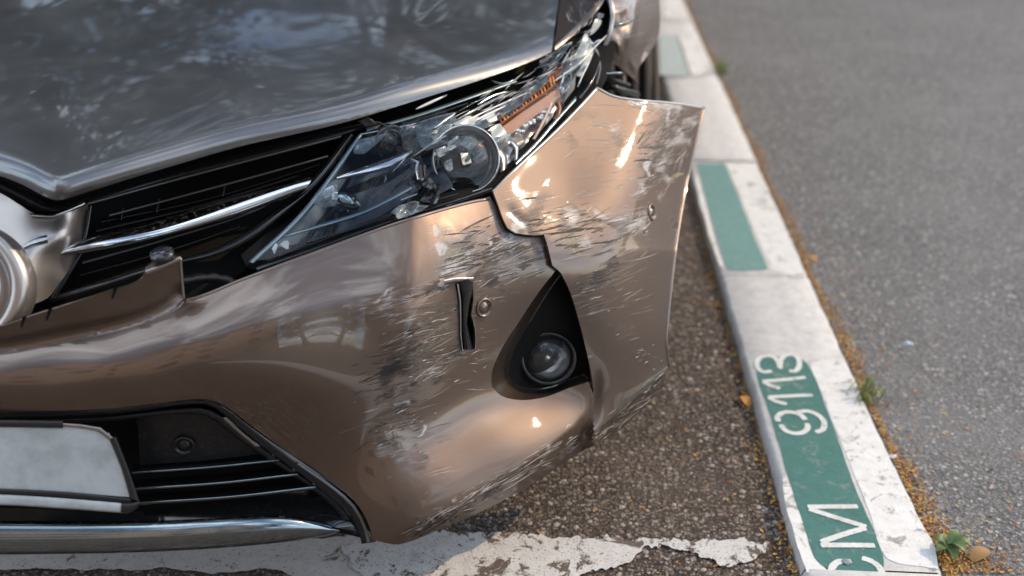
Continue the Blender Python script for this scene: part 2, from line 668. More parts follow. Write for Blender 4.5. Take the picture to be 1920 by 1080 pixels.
def ground_mat(name, cols, sc, bumpd, warm=None, dirt=None):
    m, nt, b = new_mat(name)
    N = NT(nt)
    p = N.pos()
    pw = N.n('ShaderNodeVectorMath', operation='ADD')
    N.l(p, pw.inputs[0])
    nv = N.noise(p, sc * 0.5, 2, 0.5, out=1)
    sc_ = N.n('ShaderNodeVectorMath', operation='SCALE')
    N.l(nv, sc_.inputs[0]); sc_.inputs['Scale'].default_value = 0.6 / sc
    N.l(sc_.outputs[0], pw.inputs[1])
    q = pw.outputs[0]
    d1 = N.voro(q, sc)
    c1 = N.n('ShaderNodeSeparateColor'); N.l(N.voro(q, sc, out='Color'), c1.inputs[0])
    d2 = N.voro(q, sc * 2.3)
    c2 = N.n('ShaderNodeSeparateColor'); N.l(N.voro(q, sc * 2.3, out='Color'), c2.inputs[0])
    fine = N.ramp(c2.outputs[0], [(0.0, cols[0]), (0.45, cols[1]), (0.8, cols[2]), (1.0, cols[3])])
    big = N.ramp(c1.outputs[0], [(0.0, cols[1]), (0.4, cols[2]), (0.75, cols[3]), (1.0, cols[4])])
    isbig = N.math('MULTIPLY', N.step(c1.outputs[1], 0.42, 0.5), N.step(d1, 0.52, 0.40))
    col = N.mix(isbig, fine, big)
    gap = N.math('MULTIPLY', N.step(d2, 0.42, 0.75), N.math('SUBTRACT', 1.0, isbig))
    col = N.mix(gap, col, cols[0])
    large = N.noise(p, 1.7, 6, 0.62)
    col = N.mix(N.math('MULTIPLY', N.step(large, 0.42, 0.70), 0.55), col, cols[5])
    if warm:
        wv = N.step(N.noise(p, 5.5, 6, 0.7), 0.50, 0.72)
        col = N.mix(N.math('MULTIPLY', wv, 0.5), col, warm)
    N.l(col, b.inputs['Base Color'])
    b.inputs['Roughness'].default_value = 0.82
    b.inputs['Specular IOR Level'].default_value = 0.35
    h = N.math('ADD', N.math('MULTIPLY', N.math('SUBTRACT', 1.0, d2), 0.4), N.math('MULTIPLY', isbig, N.math('SUBTRACT', 1.0, d1)))
    h = N.math('ADD', h, N.math('MULTIPLY', N.noise(p, sc * 5, 3, 0.6), 0.25))
    N.l(N.bump(h, 0.9, bumpd), b.inputs['Normal'])
    return m


M['road'] = ground_mat('brown_asphalt', [(0.030, 0.023, 0.018), (0.085, 0.066, 0.053), (0.175, 0.138, 0.112), (0.31, 0.26, 0.225), (0.50, 0.46, 0.42), (0.16, 0.125, 0.10)], 78, 0.008, warm=(0.10, 0.055, 0.028))
M['sidewalk'] = ground_mat('grey_asphalt', [(0.080, 0.079, 0.080), (0.155, 0.153, 0.153), (0.235, 0.232, 0.230), (0.34, 0.335, 0.33), (0.52, 0.51, 0.50), (0.22, 0.215, 0.215)], 82, 0.006)

mesh('road', [(-60, -60, 0), (0.43, -60, 0), (0.43, 90, 0), (-60, 90, 0)], [(0, 1, 2, 3)], M['road'], smooth=False)['kind'] = 'structure'
mesh('pavement', [(0.66, -60, 0.018), (60, -60, 0.018), (60, 90, 0.018), (0.66, 90, 0.018)], [(0, 1, 2, 3)], M['sidewalk'], smooth=False)['kind'] = 'structure'
mesh('ground', [(-240, -240, -0.05), (240, -240, -0.05), (240, 240, -0.05), (-240, 240, -0.05)], [(0, 1, 2, 3)], M['road'], smooth=False)['kind'] = 'structure'

# ------------------------------------------------------------------ kerb
def concrete(name, col, col2, sc=30, pit=0.35):
    m, nt, b = new_mat(name)
    N = NT(nt)
    p = N.pos()
    c = N.mix(N.step(N.noise(p, sc, 7, 0.7), 0.35, 0.7), col, col2)
    pits = N.step(N.voro(p, 260), 0.22, 0.08)
    pits = N.math('MULTIPLY', pits, N.step(N.noise(p, 22, 4, 0.6), 0.48, 0.62))
    c = N.mix(N.math('MULTIPLY', pits, pit), c, tuple(x * 0.3 for x in col2))
    st = N.step(N.noise(p, 7, 7, 0.72), 0.56, 0.75)
    c = N.mix(N.math('MULTIPLY', st, 0.6), c, tuple(x * 0.5 for x in col2))
    N.l(c, b.inputs['Base Color'])
    b.inputs['Roughness'].default_value = 0.85
    h = N.math('SUBTRACT', N.noise(p, 140, 6, 0.7), pits)
    N.l(N.bump(h, 0.6, 0.003), b.inputs['Normal'])
    return m


M['concrete'] = concrete('kerb_concrete', (0.66, 0.65, 0.64), (0.53, 0.52, 0.51))


def worn_paint(name, col, under, amount, sc=16, soft=0.035, fine=0.36):
    m = concrete(name, col, tuple(x * 0.86 for x in col), 40, 0.8)
    N = NT(m.node_tree)
    b = m.node_tree.nodes['Principled BSDF']
    old = b.inputs['Base Color'].links[0].from_socket
    p = N.pos()
    f_ = N.step(N.noise(p, sc, 8, 0.78, dist=0.6), amount, amount + soft)
    cr = N.step(N.noise(p, 190, 4, 0.7), fine - 0.06, fine)
    f_ = N.math('MAXIMUM', f_, N.math('SUBTRACT', 1.0, cr))
    sp = N.mix(N.noise(p, 240, 3, 0.6), tuple(x * 0.5 for x in under), under)
    N.l(N.mix(f_, old, sp), b.inputs['Base Color'])
    return m


M['white_paint'] = worn_paint('white_kerb_paint', (0.80, 0.79, 0.77), (0.46, 0.44, 0.42), 0.545, 20, 0.06, 0.37)
M['green_paint'] = worn_paint('green_kerb_paint', (0.066, 0.190, 0.168), (0.26, 0.34, 0.32), 0.54, 22, 0.10, 0.36)
M['green_faded'] = worn_paint('faded_green_kerb_paint', (0.165, 0.315, 0.298), (0.42, 0.46, 0.45), 0.54, 14, 0.15, 0.35)
M['green_pale'] = worn_paint('bleached_green_kerb_paint', (0.44, 0.52, 0.51), (0.56, 0.58, 0.57), 0.48, 14, 0.2, 0.33)
M['letter_paint'] = worn_paint('stencil_paint', (0.74, 0.74, 0.72), (0.10, 0.22, 0.19), 0.60, 40, 0.05, 0.38)


def kx(x, y): return at(x, y, z=KZ)


def kline(side, Y):
    # straight edges of the kerb, measured at two places
    a, b = (kx(1511, 1080), kx(1349, 512)) if side == 'l' else (kx(1775, 1080), kx(1420, 303))
    t = (Y - a[1]) / (b[1] - a[1])
    return a[0] + t * (b[0] - a[0])


kerb = empty('kerb', (0.57, 2, 0), kind='structure')
kerb['label'] = 'row of painted concrete kerb stones between brown road and grey pavement'
Ys = [-3.0, -1.4, -0.55, 0.45, kx(1600, 1066)[1], kx(1400, 516)[1], kx(1350, 302)[1], kx(1320, 152)[1], kx(1270, 42)[1], 7.5, 8.6, 9.7, 10.9, 12, 13.2, 14.4, 15.6, 17, 19]


def edge_noise(s, seed, amp):
    return amp * (0.5 * np.sin(s * 23 + seed) + 0.3 * np.sin(s * 57 + seed * 2.1) + 0.25 * np.sin(s * 131 + seed * 3.7) + 0.15 * np.sin(s * 290 + seed))


def kerb_stone(y0, y1, dz, seed):
    n = max(8, int((y1 - y0) / 0.025)) if y1 < 7 else 6
    ys = np.concatenate([[y0 + 0.004], np.linspace(y0 + 0.009, y1 - 0.009, n - 2), [y1 - 0.004]])
    V, F = [], []
    prof = [(-0.004, -0.12), (0.0, KZ - 0.016), (0.004, KZ - 0.005), (0.012, KZ), (0.10, KZ), (0.165, KZ), (0.242, KZ), (0.250, KZ - 0.006), (0.254, KZ - 0.016), (0.256, -0.12)]
    k = len(prof)
    for i, y in enumerate(ys):
        xl, xr = kline('l', y), kline('r', y)
        for j, (u, z) in enumerate(prof):
            x = xl + (xr - xl) * u / 0.254
            if j < 4: x += edge_noise(y, seed, 0.0025)
            if j > 5: x += edge_noise(y, seed + 5, 0.0022)
            zz = z + (dz if z > -0.1 else 0) + (0.0003 * math.sin(y * 31 + j + seed) if 2 < j < 7 else 0)
            if i in (0, n - 1) and z > -0.1: zz -= 0.005
            V.append((x, y, zz))
    for i in range(n - 1):
        for j in range(k - 1):
            a = i * k + j
            F.append((a, a + 1, a + k + 1, a + k))
    F.append(tuple(range(k)))
    F.append(tuple((n - 1) * k + j for j in range(k))[::-1])
    me_o = mesh('kerb_stone', V, F, M['concrete'], kerb)
    return me_o


stones = [kerb_stone(a, b, (0.0, 0.004, -0.003, 0.003, 0.0, 0.0, 0.006, 0.0, 0.004)[i % 9] if i != 4 and i != 5 else 0.0, i * 1.7) for i, (a, b) in enumerate(zip(Ys[:-1], Ys[1:]))]


def jitter(poly, amp, step=4, seed=0):
    r = np.random.default_rng(seed)
    P = spline(poly, True, step)
    n = len(P)
    nz = r.normal(0, 1, (n, 2))
    nz = 0.5 * nz + 0.3 * (np.roll(nz, 1, 0) + np.roll(nz, -1, 0)) + 0.2 * (np.roll(nz, 2, 0) + np.roll(nz, -2, 0))
    return P + amp * nz


def flat_sheet(name, poly_xy, z, m, parent):
    """flat painted area on the ground given by world x, y outline"""
    P = [Vector((p[0], p[1])) for p in poly_xy]
    n = len(P)
    v, e, f, *_ = delaunay_2d_cdt(P, [(i, (i + 1) % n) for i in range(n)], [], 0, 1e-6)
    vv = np.array([(a.x, a.y) for a in v])
    ff = np.array([t for t in f if len(t) == 3])
    k = inside(np.asarray(poly_xy)[:, :2], vv[ff].mean(1))
    return mesh(name, [(a[0], a[1], z) for a in vv], ff[k], m, parent, False, True)


def paint_area(name, pix, m, parent, z, amp=0.0, seed=0, step=5):
    W_ = [kx(x, y)[:2] for x, y in jitter(pix, amp, step, seed)]
    return flat_sheet(name, np.array(W_), z, m, parent)


def c4(pts):     # coordinates noted on an enlargement (2.4x, origin 1280,630)
    return [(1280 + x / 2.4, 630 + y / 2.4) for x, y in pts]


green = c4([(325, 105), (420, 95), (520, 100), (552, 118), (590, 180), (640, 310), (700, 470), (745, 600), (790, 720), (840, 830), (880, 930), (905, 1010), (900, 1060), (780, 1066), (680, 1058), (620, 1030), (590, 990), (545, 850), (500, 720), (465, 600), (430, 480), (385, 330), (345, 220)])
white_r = c4([(565, 108), (690, 108), (755, 180), (800, 290), (880, 450), (975, 640), (1085, 860), (1135, 950), (1150, 1050), (1040, 1035), (930, 1010), (905, 985), (842, 800), (747, 560), (692, 430), (632, 280), (592, 180)])
white_l = c4([(448, 640), (470, 632), (508, 730), (552, 860), (595, 1000), (660, 1068), (560, 1066), (540, 1010), (508, 915), (462, 760)])
st = stones[4]
paint_area('green_band', green, M['green_paint'], st, KZ + 0.0014, 0.5, 1)
paint_area('white_band', white_r, M['white_paint'], st, KZ + 0.0009, 0.6, 2)
paint_area('white_band', white_l, M['white_paint'], st, KZ + 0.0009, 0.8, 3)
s5 = stones[5]
paint_area('green_band', [(1306, 306), (1358, 306), (1375, 345), (1405, 420), (1440, 505), (1400, 508), (1364, 506), (1345, 450), (1322, 370)], M['green_faded'], s5, KZ + 0.0014, 0.5, 4)
paint_area('white_band', [(1360, 306), (1412, 306), (1440, 360), (1478, 440), (1506, 512), (1480, 516), (1446, 506), (1410, 420), (1378, 345)], M['white_paint'], s5, KZ + 0.0009, 0.8, 5)
paint_area('white_band', [(1301, 312), (1312, 340), (1340, 450), (1360, 505), (1350, 500), (1330, 440), (1304, 345)], M['white_paint'], s5, KZ + 0.0009, 0.8, 6)
s7 = stones[7]
paint_area('green_band', [(1236, 68), (1268, 68), (1292, 145), (1250, 145), (1236, 142)], M['green_pale'], s7, KZ + 0.0068, 0.3, 7)
paint_area('white_band', [(1272, 68), (1304, 66), (1336, 140), (1296, 145)], M['white_paint'], s7, KZ + 0.0065, 0.3, 8)
paint_area('white_band', [(1246, 2), (1278, 2), (1296, 36), (1246, 38)], M['white_paint'], stones[8], KZ + 0.0065, 0.3, 9)


def stroke(name, pix, width, parent, z):
    """a stencilled stroke: constant-width ribbon with rounded ends, laid on the kerb"""
    P = np.array([kx(x, y)[:2] for x, y in spline(c4(pix), False, 2.5, 60)])
    n = len(P)
    T = np.gradient(P, axis=0)
    T /= np.linalg.norm(T, axis=1)[:, None]
    Nn = np.stack([-T[:, 1], T[:, 0]], 1)
    hw = np.full(n, width / 2) * (1 + 0.05 * np.sin(np.arange(n) * 1.3))
    hw[0] *= 0.75; hw[-1] *= 0.75
    V = [(*(P[i] + Nn[i] * hw[i]), z) for i in range(n)] + [(*(P[i] - Nn[i] * hw[i]), z) for i in range(n)]
    F = [(i, i + 1, n + i + 1, n + i) for i in range(n - 1)]
    return V, F


def letter(name, strokes, width):
    V, F = [], []
    for j, s_ in enumerate(strokes):
        v, f = stroke('s', s_, width, None, KZ + 0.0021 + 0.00025 * j)
        b = len(V)
        V += v
        F += [tuple(i + b for i in q) for q in f]
    return mesh(name, V, F, M['letter_paint'], st, False, True)


LW = 0.0125
letter('painted_numeral', [[(400, 160), (362, 164), (336, 143), (338, 110), (372, 92), (410, 98), (432, 124), (440, 150)], [(438, 135), (445, 105), (465, 90), (495, 86), (520, 105), (524, 138), (508, 160), (478, 160)]], LW)
letter('painted_numeral', [[(360, 207), (460, 199), (553, 189)], [(362, 209), (395, 226), (438, 240)]], LW)
letter('painted_numeral', [[(385, 278), (480, 273), (584, 268)], [(387, 280), (420, 297), (468, 310)]], LW)
letter('painted_numeral', [[(430, 388), (424, 368), (445, 350), (490, 346), (530, 358), (552, 380)], [(440, 402), (462, 428), (505, 442), (545, 435), (563, 412), (558, 396)], [(512, 347), (560, 342), (605, 358), (636, 392), (632, 425), (598, 438)]], LW)
letter('painted_letter', [[(562, 772), (680, 771), (788, 770)], [(568, 782), (700, 824), (826, 862)], [(822, 868), (720, 898), (622, 932)], [(620, 946), (740, 946), (864, 947)]], LW)
letter('painted_letter', [[(665, 1075), (672, 1045), (690, 1025), (722, 1014)], [(806, 1002), (850, 1018), (882, 1042), (900, 1075)]], LW)

# worn white line across the bay
M['line_paint'] = worn_paint('worn_line_paint', (0.64, 0.62, 0.60), (0.16, 0.12, 0.095), 0.545, 18, 0.03, 0.42)
M['worn'] = worn_paint('chipped_concrete_edge', (0.60, 0.56, 0.53), (0.20, 0.15, 0.11), 0.57, 14, 0.05, 0.40)
rl = lambda x, y: at(x, y, z=0)[:2]
lp = np.array([rl(x, y) for x, y in jitter([(800, 1003), (960, 1004), (1100, 1012), (1260, 1014), (1400, 1018), (1440, 1026), (1436, 1038), (1418, 1050), (1385, 1058), (1360, 1072), (1335, 1052), (1300, 1040), (1240, 1030), (1190, 1042), (1170, 1060), (1110, 1075), (1080, 1090), (960, 1095), (700, 1100), (660, 1060), (640, 1030), (700, 1010)], 4.2, 3, 11)])
flat_sheet('painted_line', lp, 0.005, M['line_paint'], None)
tag(bpy.data.objects['painted_line'], kind='structure')
lp2 = np.array([rl(x, y) for x, y in jitter([(-900, 1035), (-300, 1035), (0, 1038), (300, 1030), (560, 1015), (690, 1005), (790, 1010), (770, 1100), (600, 1110), (520, 1072), (400, 1076), (330, 1068), (200, 1070), (0, 1068), (-900, 1070)], 2.0, 5, 12)])
flat_sheet('worn_line', lp2, 0.003, M['worn'], None)
tag(bpy.data.objects['worn_line'], kind='structure')

# ------------------------------------------------------------------ the car
car = empty('damaged_car', (XC, 2.4, 0), 'bronze grey car with smashed headlight and torn, scraped front bumper', 'car')

# hood --------------------------------------------------------------
HD = Depth(both_sides([(105, 340, 'z', .768), (400, 270, 'z', .776), (640, 215, 'z', .786), (850, 150, 'z', .800), (1030, 85, 'z', .815), (-70, 300, 'z', .775),
            (100, 180, 'z', .812), (450, 130, 'z', .822), (750, 80, 'z', .830), (1040, 10, 'z', .836),
            (300, 0, 'z', .860), (550, 0, 'z', .857), (800, 0, 'z', .851),
            (420, -170, 'z', .908), (800, -170, 'z', .893), (1080, -170, 'z', .872), (300, 80, 'z', .838), (0, 250, 'z', .790)]), 4e-3)
HD.bumps += [(815, 10, 46, 20, -40, 0.010)]
hood_front = spline([(-420, 300), (-200, 330), (-90, 310), (0, 330), (42, 346), (80, 366), (105, 375), (125, 372), (160, 361), (300, 318), (450, 275), (640, 231), (800, 182), (900, 150), (1000, 113), (1034, 97)], False, 12)


def hood_roll(q):
    d = dist_poly(hood_front, q)
    u = np.clip(1 - d / 42, 0, 1)
    return 0.052 * u ** 1.6


hood_ol = [(-500, 300), (-200, 330), (-90, 310), (0, 330), (42, 346), (80, 366), (105, 375), (125, 372), (160, 361), (300, 318), (450, 275), (640, 231), (800, 182), (900, 150), (1000, 113), (1034, 97), (1036, 84), (1042, 40), (1048, 0), (1060, -90), (1080, -170), (700, -175), (200, -175), (-500, -175)]
hood = patch('hood', hood_ol, HD, M['paint_hood'], car, step=7, thick=0.004, mirror=True, off=hood_roll)

# fender ------------------------------------------------------------
FT = Depth([(1048, 0, 2.26), (1123, 0, 2.18), (1039, 87, 2.02), (1085, 35, 2.13), (1065, -100, 2.80), (1160, -100, 2.74)])
fend = patch('fender', [(1040, 84), (1051, 0), (1066, -100), (1160, -105), (1124, -2), (1085, 40)], FT, M['paint'], car, step=10, thick=0.003)
bar('fender_edge', FT.p3(spline([(1150, -80), (1124, -2), (1085, 40), (1040, 85)])), FT.p3(spline([(1160, -80), (1132, 3), (1092, 50), (1042, 96)]), 0.02), M['paint'], fend, 0.002)
FD = Depth([(1143, 0, 2.20), (1147, 40, 2.16), (1137, 77, 2.14), (1124, 107, 2.13), (1165, 60, 2.17), (1165, 120, 2.19), (1196, 157, 2.26), (1195, 60, 2.27), (1200, 110, 2.28), (1222, 92, 2.40), (1237, 33, 2.62), (1235, 66, 2.56), (1190, 0, 2.33), (1237, 0, 2.70), (1160, -100, 2.75), (1245, -100, 3.1)])
FD.bumps += [(1182, 62, 7, 40, 12, -0.022), (1205, 100, 6, 26, 15, 0.028), (1162, 90, 7, 25, -10, -0.018), (1172, 30, 5, 30, 20, 0.016), (1196, 50, 5, 40, 6, 0.014), (1155, 60, 6, 22, -20, 0.012), (1190, 128, 5, 22, -25, -0.016), (1214, 60, 6, 26, 10, -0.014), (1165, 20, 22, 4, -15, -0.008)]
fs = patch('fender', [(1142, -4), (1148, 20), (1147, 43), (1138, 77), (1123, 107), (1142, 114), (1167, 130), (1187, 147), (1197, 158), (1195, 133), (1201, 122), (1222, 92), (1235, 66), (1238, 33), (1237, 0), (1245, -100), (1162, -100)], FD, M['paint_damaged'], car, step=5, thick=0.003,
           attrs={'scuff': lambda q: 0.55 * np.exp(-(dist_poly(np.array([(1152, 45), (1180, 38), (1190, 32)]), q) / 5) ** 2) + 0.5 * np.exp(-(dist_poly(np.array([(1197, 155), (1192, 110), (1210, 85)]), q) / 5) ** 2), 'dark': lambda q: 0 * q[:, 0], 'olive': lambda q: 0 * q[:, 0], 'haze': lambda q: 0 * q[:, 0] + 0.5, 'abraded': lambda q: 0 * q[:, 0] + 0.3, 'rough_area': lambda q: 0 * q[:, 0] + 0.5})
tube('fender_lip', FD.p3(spline([(1142, -4), (1148, 20), (1147, 43), (1138, 77), (1123, 107)])), 0.006, M['satin'], fs)

# bumper ------------------------------------------------------------
BD = Depth([
    # left of the notch: shelf and front face
    (-330, 640, 1.20), (-330, 720, 1.165), (-330, 770, 1.175),
    (0, 665, 1.205), (0, 715, 1.172), (0, 770, 1.178),
    (200, 628, 1.232), (200, 690, 1.190), (200, 764, 1.187),
    (345, 568, 1.275), (350, 640, 1.222), (370, 700, 1.210), (385, 747, 1.212),
    (450, 526, 1.308), (550, 488, 1.352), (550, 560, 1.300), (550, 640, 1.268), (550, 720, 1.255), (550, 800, 1.255), (560, 858, 1.258),
    (700, 437, 1.430), (690, 520, 1.365), (690, 620, 1.325), (690, 720, 1.302), (690, 820, 1.282), (690, 900, 1.258), (712, 985, 1.234),
    (790, 405, 1.470), (780, 520, 1.390), (780, 620, 1.352), (770, 720, 1.328), (770, 820, 1.306), (770, 920, 1.254), (748, 1008, 1.226),
    (850, 388, 1.515), (850, 480, 1.452), (850, 580, 1.415), (850, 680, 1.395), (850, 760, 1.382), (850, 850, 1.327), (850, 925, 1.280), (850, 978, 1.268),
    (915, 378, 1.560), (925, 470, 1.505), (920, 560, 1.468), (915, 650, 1.450), (920, 740, 1.436), (930, 800, 1.398), (930, 870, 1.352), (930, 942, 1.326),
    (1000, 460, 1.545), (985, 520, 1.515), (1000, 770, 1.478), (1000, 810, 1.430), (1000, 850, 1.400), (1000, 902, 1.380),
    (1095, 765, 1.540), (1060, 795, 1.480), (1085, 845, 1.478), (1070, 805, 1.470),
    # torn corner and side
    (928, 366, 1.575), (985, 302, 1.666), (1040, 252, 1.748), (1118, 168, 1.886), (1190, 187, 1.922), (1246, 196, 1.956), (1318, 203, 2.110),
    (1100, 300, 1.740), (1000, 400, 1.588), (1150, 260, 1.816), (1212, 290, 1.832), (1290, 320, 1.965), (1188, 350, 1.752), (1060, 360, 1.672),
    (1105, 410, 1.640), (1190, 440, 1.690), (1270, 430, 1.850), (1065, 500, 1.565), (1120, 560, 1.578), (1200, 560, 1.645), (1257, 520, 1.760),
    (1249, 620, 1.690), (1130, 680, 1.555), (1200, 660, 1.610), (1251, 686, 1.665), (1118, 752, 1.540), (1180, 745, 1.572), (1150, 812, 1.548), (1238, 722, 1.650), (1120, 800, 1.515),
], 6e-3)
BD.bumps += [(845, 600, 34, 70, 0, 0.006), (1112, 765, 10, 50, 8, 0.010), (800, 830, 50, 60, 0, 0.004)]
chin = [(700, 1030), (757, 998), (870, 945), (940, 902), (1005, 857), (1075, 800), (1106, 760)]
chin_r = [(1085, 838), (1150, 782), (1200, 738), (1262, 682)]
crease_v = [(768, 400), (772, 480), (778, 560), (760, 660)]
band_line = [(1262, 180), (1232, 270), (1198, 350), (1180, 420)]


def fade(q, x0, x1, ax=0):
    return np.clip((q[:, ax] - x0) / (x1 - x0), 0, 1)


BD.hooks += [lambda q: 0.0019 * np.clip(side_of(chin, q), 0, 60) * (1 - fade(q, 1090, 1112)) * fade(q, 735, 775),
             lambda q: 0.0014 * np.clip(side_of(chin_r, q), 0, 60) * fade(q, 1095, 1125),
             lambda q: -0.008 * np.exp(-(dist_poly(np.array(crease_v, float), q) / 30) ** 2),
             lambda q: 0.0007 * np.clip(-side_of(band_line, q), 0, 90) * (1 - fade(q, 330, 470, 1)),
             lambda q: 0.004 * np.exp(-dist_poly(np.array([(835, 530), (800, 552), (770, 566)], float), q) / 5),
             lambda q: -0.005 * np.exp(-dist_poly(np.array([(925, 470), (880, 520), (845, 528)], float), q) / 9),
             lambda q: 0.004 * np.exp(-dist_poly(np.array([(955, 395), (985, 420), (1000, 470)], float), q) / 7),
             lambda q: 0.004 * np.exp(-dist_poly(np.array([(868, 655), (850, 680), (815, 700)], float), q) / 6)]


_r = np.random.default_rng(99)
_waves = [[(math.cos(a) * 6.283 / w, math.sin(a) * 6.283 / w, p, (w / 90) ** 0.8) for a, w, p in zip(_r.uniform(0, 6.28, 16), _r.uniform(11, 90, 16), _r.uniform(0, 6.28, 16))] for _ in range(4)]


def wavy(q, k):
    return sum(am * np.sin(q[:, 0] * fx + q[:, 1] * fy + ph) for fx, fy, ph, am in _waves[k]) / 2.2


def strokes_field(L, plain=False):
    def fn(q):
        if plain:
            return np.clip(1.35 * field(q), 0, 1)
        mod = np.clip(0.78 + 0.42 * wavy(q, 2) + 0.25 * wavy(q * 1.9, 3), 0.15, 1.25)
        q = q + 6 * np.stack([wavy(q, 0), wavy(q, 1) * 0.8], 1)
        return field(q) * mod

    def field(q):
        r = np.zeros(len(q))
        for pts, w, v in L:
            r = np.maximum(r, v * np.exp(-(dist_poly(np.array(pts, float), q) / w) ** 2)) if len(pts) > 1 else np.maximum(r, v * np.exp(-(np.linalg.norm(q - np.array(pts[0], float), axis=1) / w) ** 2))
        return r
    return fn


ATTR = {
    'scuff': strokes_field([([(818, 432), (832, 480)], 14, 1.0), ([(812, 490), (836, 520)], 10, .9), ([(850, 505), (905, 462), (965, 432)], 26, .72), ([(900, 480), (985, 450)], 18, .6), ([(930, 405), (1005, 432)], 18, .66), ([(960, 400), (1005, 365)], 16, .55), ([(1060, 395), (1105, 450)], 26, .66), ([(1110, 395), (1205, 420)], 24, .62), ([(1185, 436), (1208, 405)], 14, .85),
                            ([(1254, 198), (1232, 262), (1198, 348)], 6, 1.0), ([(1280, 215), (1238, 315)], 24, .72), ([(1300, 212), (1270, 300)], 15, .72), ([(1180, 188), (1262, 196), (1314, 205)], 7, .95), ([(1260, 340), (1195, 362)], 14, .72), ([(828, 524), (852, 508)], 9, 1.0), ([(705, 578), (795, 546)], 13, .62), ([(700, 560), (760, 545)], 6, .7),
                            ([(740, 765), (765, 758)], 9, .85), ([(755, 998), (860, 950), (940, 902), (1005, 858), (1075, 800)], 5, .85), ([(866, 908), (858, 935)], 10, 1.0), ([(832, 955), (820, 972)], 9, 1.0), ([(1115, 665)], 10, .75), ([(1000, 500), (950, 525)], 20, .58), ([(1110, 585), (1165, 555)], 18, .55), ([(800, 800), (790, 830)], 9, .75), ([(715, 850), (770, 860)], 34, .52), ([(1170, 770), (1210, 745)], 12, .62), ([(1080, 845), (1000, 885)], 10, .62), ([(790, 588), (735, 605)], 18, .55), ([(1240, 370), (1250, 330)], 12, .7), ([(940, 625), (905, 660)], 20, .5), ([(1090, 250), (1200, 230)], 30, .45), ([(1120, 290), (1200, 330)], 22, .42), ([(770, 700), (840, 690)], 16, .55), ([(735, 800), (790, 770)], 30, .5)]),
    'olive': strokes_field([([(1066, 440), (1092, 470)], 9, .8), ([(845, 475), (885, 500)], 20, .75), ([(1130, 358), (1200, 346), (1296, 316)], 5, .9), ([(1105, 460), (1160, 445)], 12, .66), ([(835, 505), (840, 520)], 9, .8), ([(980, 500), (940, 490)], 16, .6), ([(1110, 330), (1190, 315)], 12, .5)]),
    'dark': strokes_field([([(800, 554), (838, 536)], 5, 1.0), ([(795, 592), (862, 572)], 9, .74), ([(790, 624), (864, 600)], 9, .74), ([(750, 662), (866, 625)], 14, .66), ([(712, 702), (855, 655)], 24, .68), ([(705, 738), (830, 712)], 18, .68), ([(1088, 534), (1168, 503)], 12, .85), ([(1090, 560), (1180, 540)], 20, .5), ([(860, 560), (960, 520)], 22, .62), ([(730, 640), (850, 600)], 22, .6), ([(720, 780), (790, 740)], 26, .6), ([(1210, 440), (1250, 400)], 16, .6), ([(1100, 515), (1165, 488)], 7, .74), ([(700, 730), (715, 880)], 22, .5), ([(1286, 380), (1266, 430)], 10, .75), ([(970, 505), (890, 535)], 14, .58), ([(860, 965), (1080, 825)], 20, .58), ([(1150, 800), (1245, 700)], 14, .6), ([(870, 470), (980, 455)], 24, .52), ([(1290, 230), (1240, 330)], 20, .55), ([(760, 790), (800, 850)], 24, .5), ([(1080, 440), (1180, 470)], 20, .45)]),
    'haze': strokes_field([([(850, 480), (1000, 450)], 60, .75), ([(960, 400), (1180, 420)], 45, .72), ([(1240, 220), (1220, 330)], 40, .6), ([(1090, 250), (1200, 300)], 60, .5), ([(740, 600), (830, 680)], 60, .6), ([(740, 800), (800, 860)], 70, .62), ([(800, 985), (1080, 830)], 24, .7), ([(1100, 560), (1180, 600)], 50, .5), ([(900, 640), (890, 560)], 40, .6)]),
    'abraded': strokes_field([([(1000, 350), (1120, 220), (1200, 260)], 110, 1.0), ([(1080, 380), (1190, 320)], 90, 1.0), ([(770, 430), (790, 560)], 45, 1.0), ([(800, 940), (930, 850), (1060, 770)], 85, 0.9), ([(930, 480), (850, 620)], 70, .45)], True),
    'rough_area': strokes_field([([(830, 460), (1000, 470)], 60, .6), ([(960, 400), (1200, 410)], 40, .4), ([(1250, 220), (1220, 330)], 40, .7), ([(750, 680), (850, 640)], 60, .5), ([(800, 990), (1080, 830)], 25, .6)]),
}
crack = [(925, 360), (934, 384), (944, 412), (952, 428), (968, 437), (1000, 441), (1020, 440), (1026, 458), (1031, 478), (1036, 498), (1045, 505)]
crack_l = [(919, 368), (929, 386), (939, 413), (948, 432), (966, 442), (1000, 445), (1017, 443), (1023, 460), (1029, 479), (1034, 499), (1041, 508)]
fogR = [(1052, 512), (1068, 545), (1085, 600), (1100, 660), (1110, 710), (1113, 742)]          # right edge of the lamp recess
fogL = [(1041, 508), (1012, 545), (975, 600), (940, 655), (922, 700), (922, 725), (940, 742), (975, 750), (1020, 745), (1075, 725), (1104, 716)]
top_edge = [(345, 563), (358, 562), (450, 527), (600, 471), (740, 421), (850, 388), (895, 377), (919, 368)]
open_edge = [(0, 773), (200, 766), (300, 756), (345, 750), (388, 749), (420, 760), (470, 797), (540, 848), (620, 903), (664, 938), (690, 980), (700, 1012)]
low_edge = [(722, 1018), (745, 1021), (770, 1015), (830, 990), (900, 960), (1000, 906), (1090, 846)]
fold = [(1113, 742), (1108, 765), (1102, 800), (1090, 846)]
tear = [(853, 532), (886, 520), (888, 560), (884, 590), (890, 620), (889, 655), (868, 656), (864, 620), (860, 570)]
strip_px = spline([(-420, 650), (0, 664), (120, 642), (240, 618), (310, 592), (338, 574), (345, 563)], False, 8)
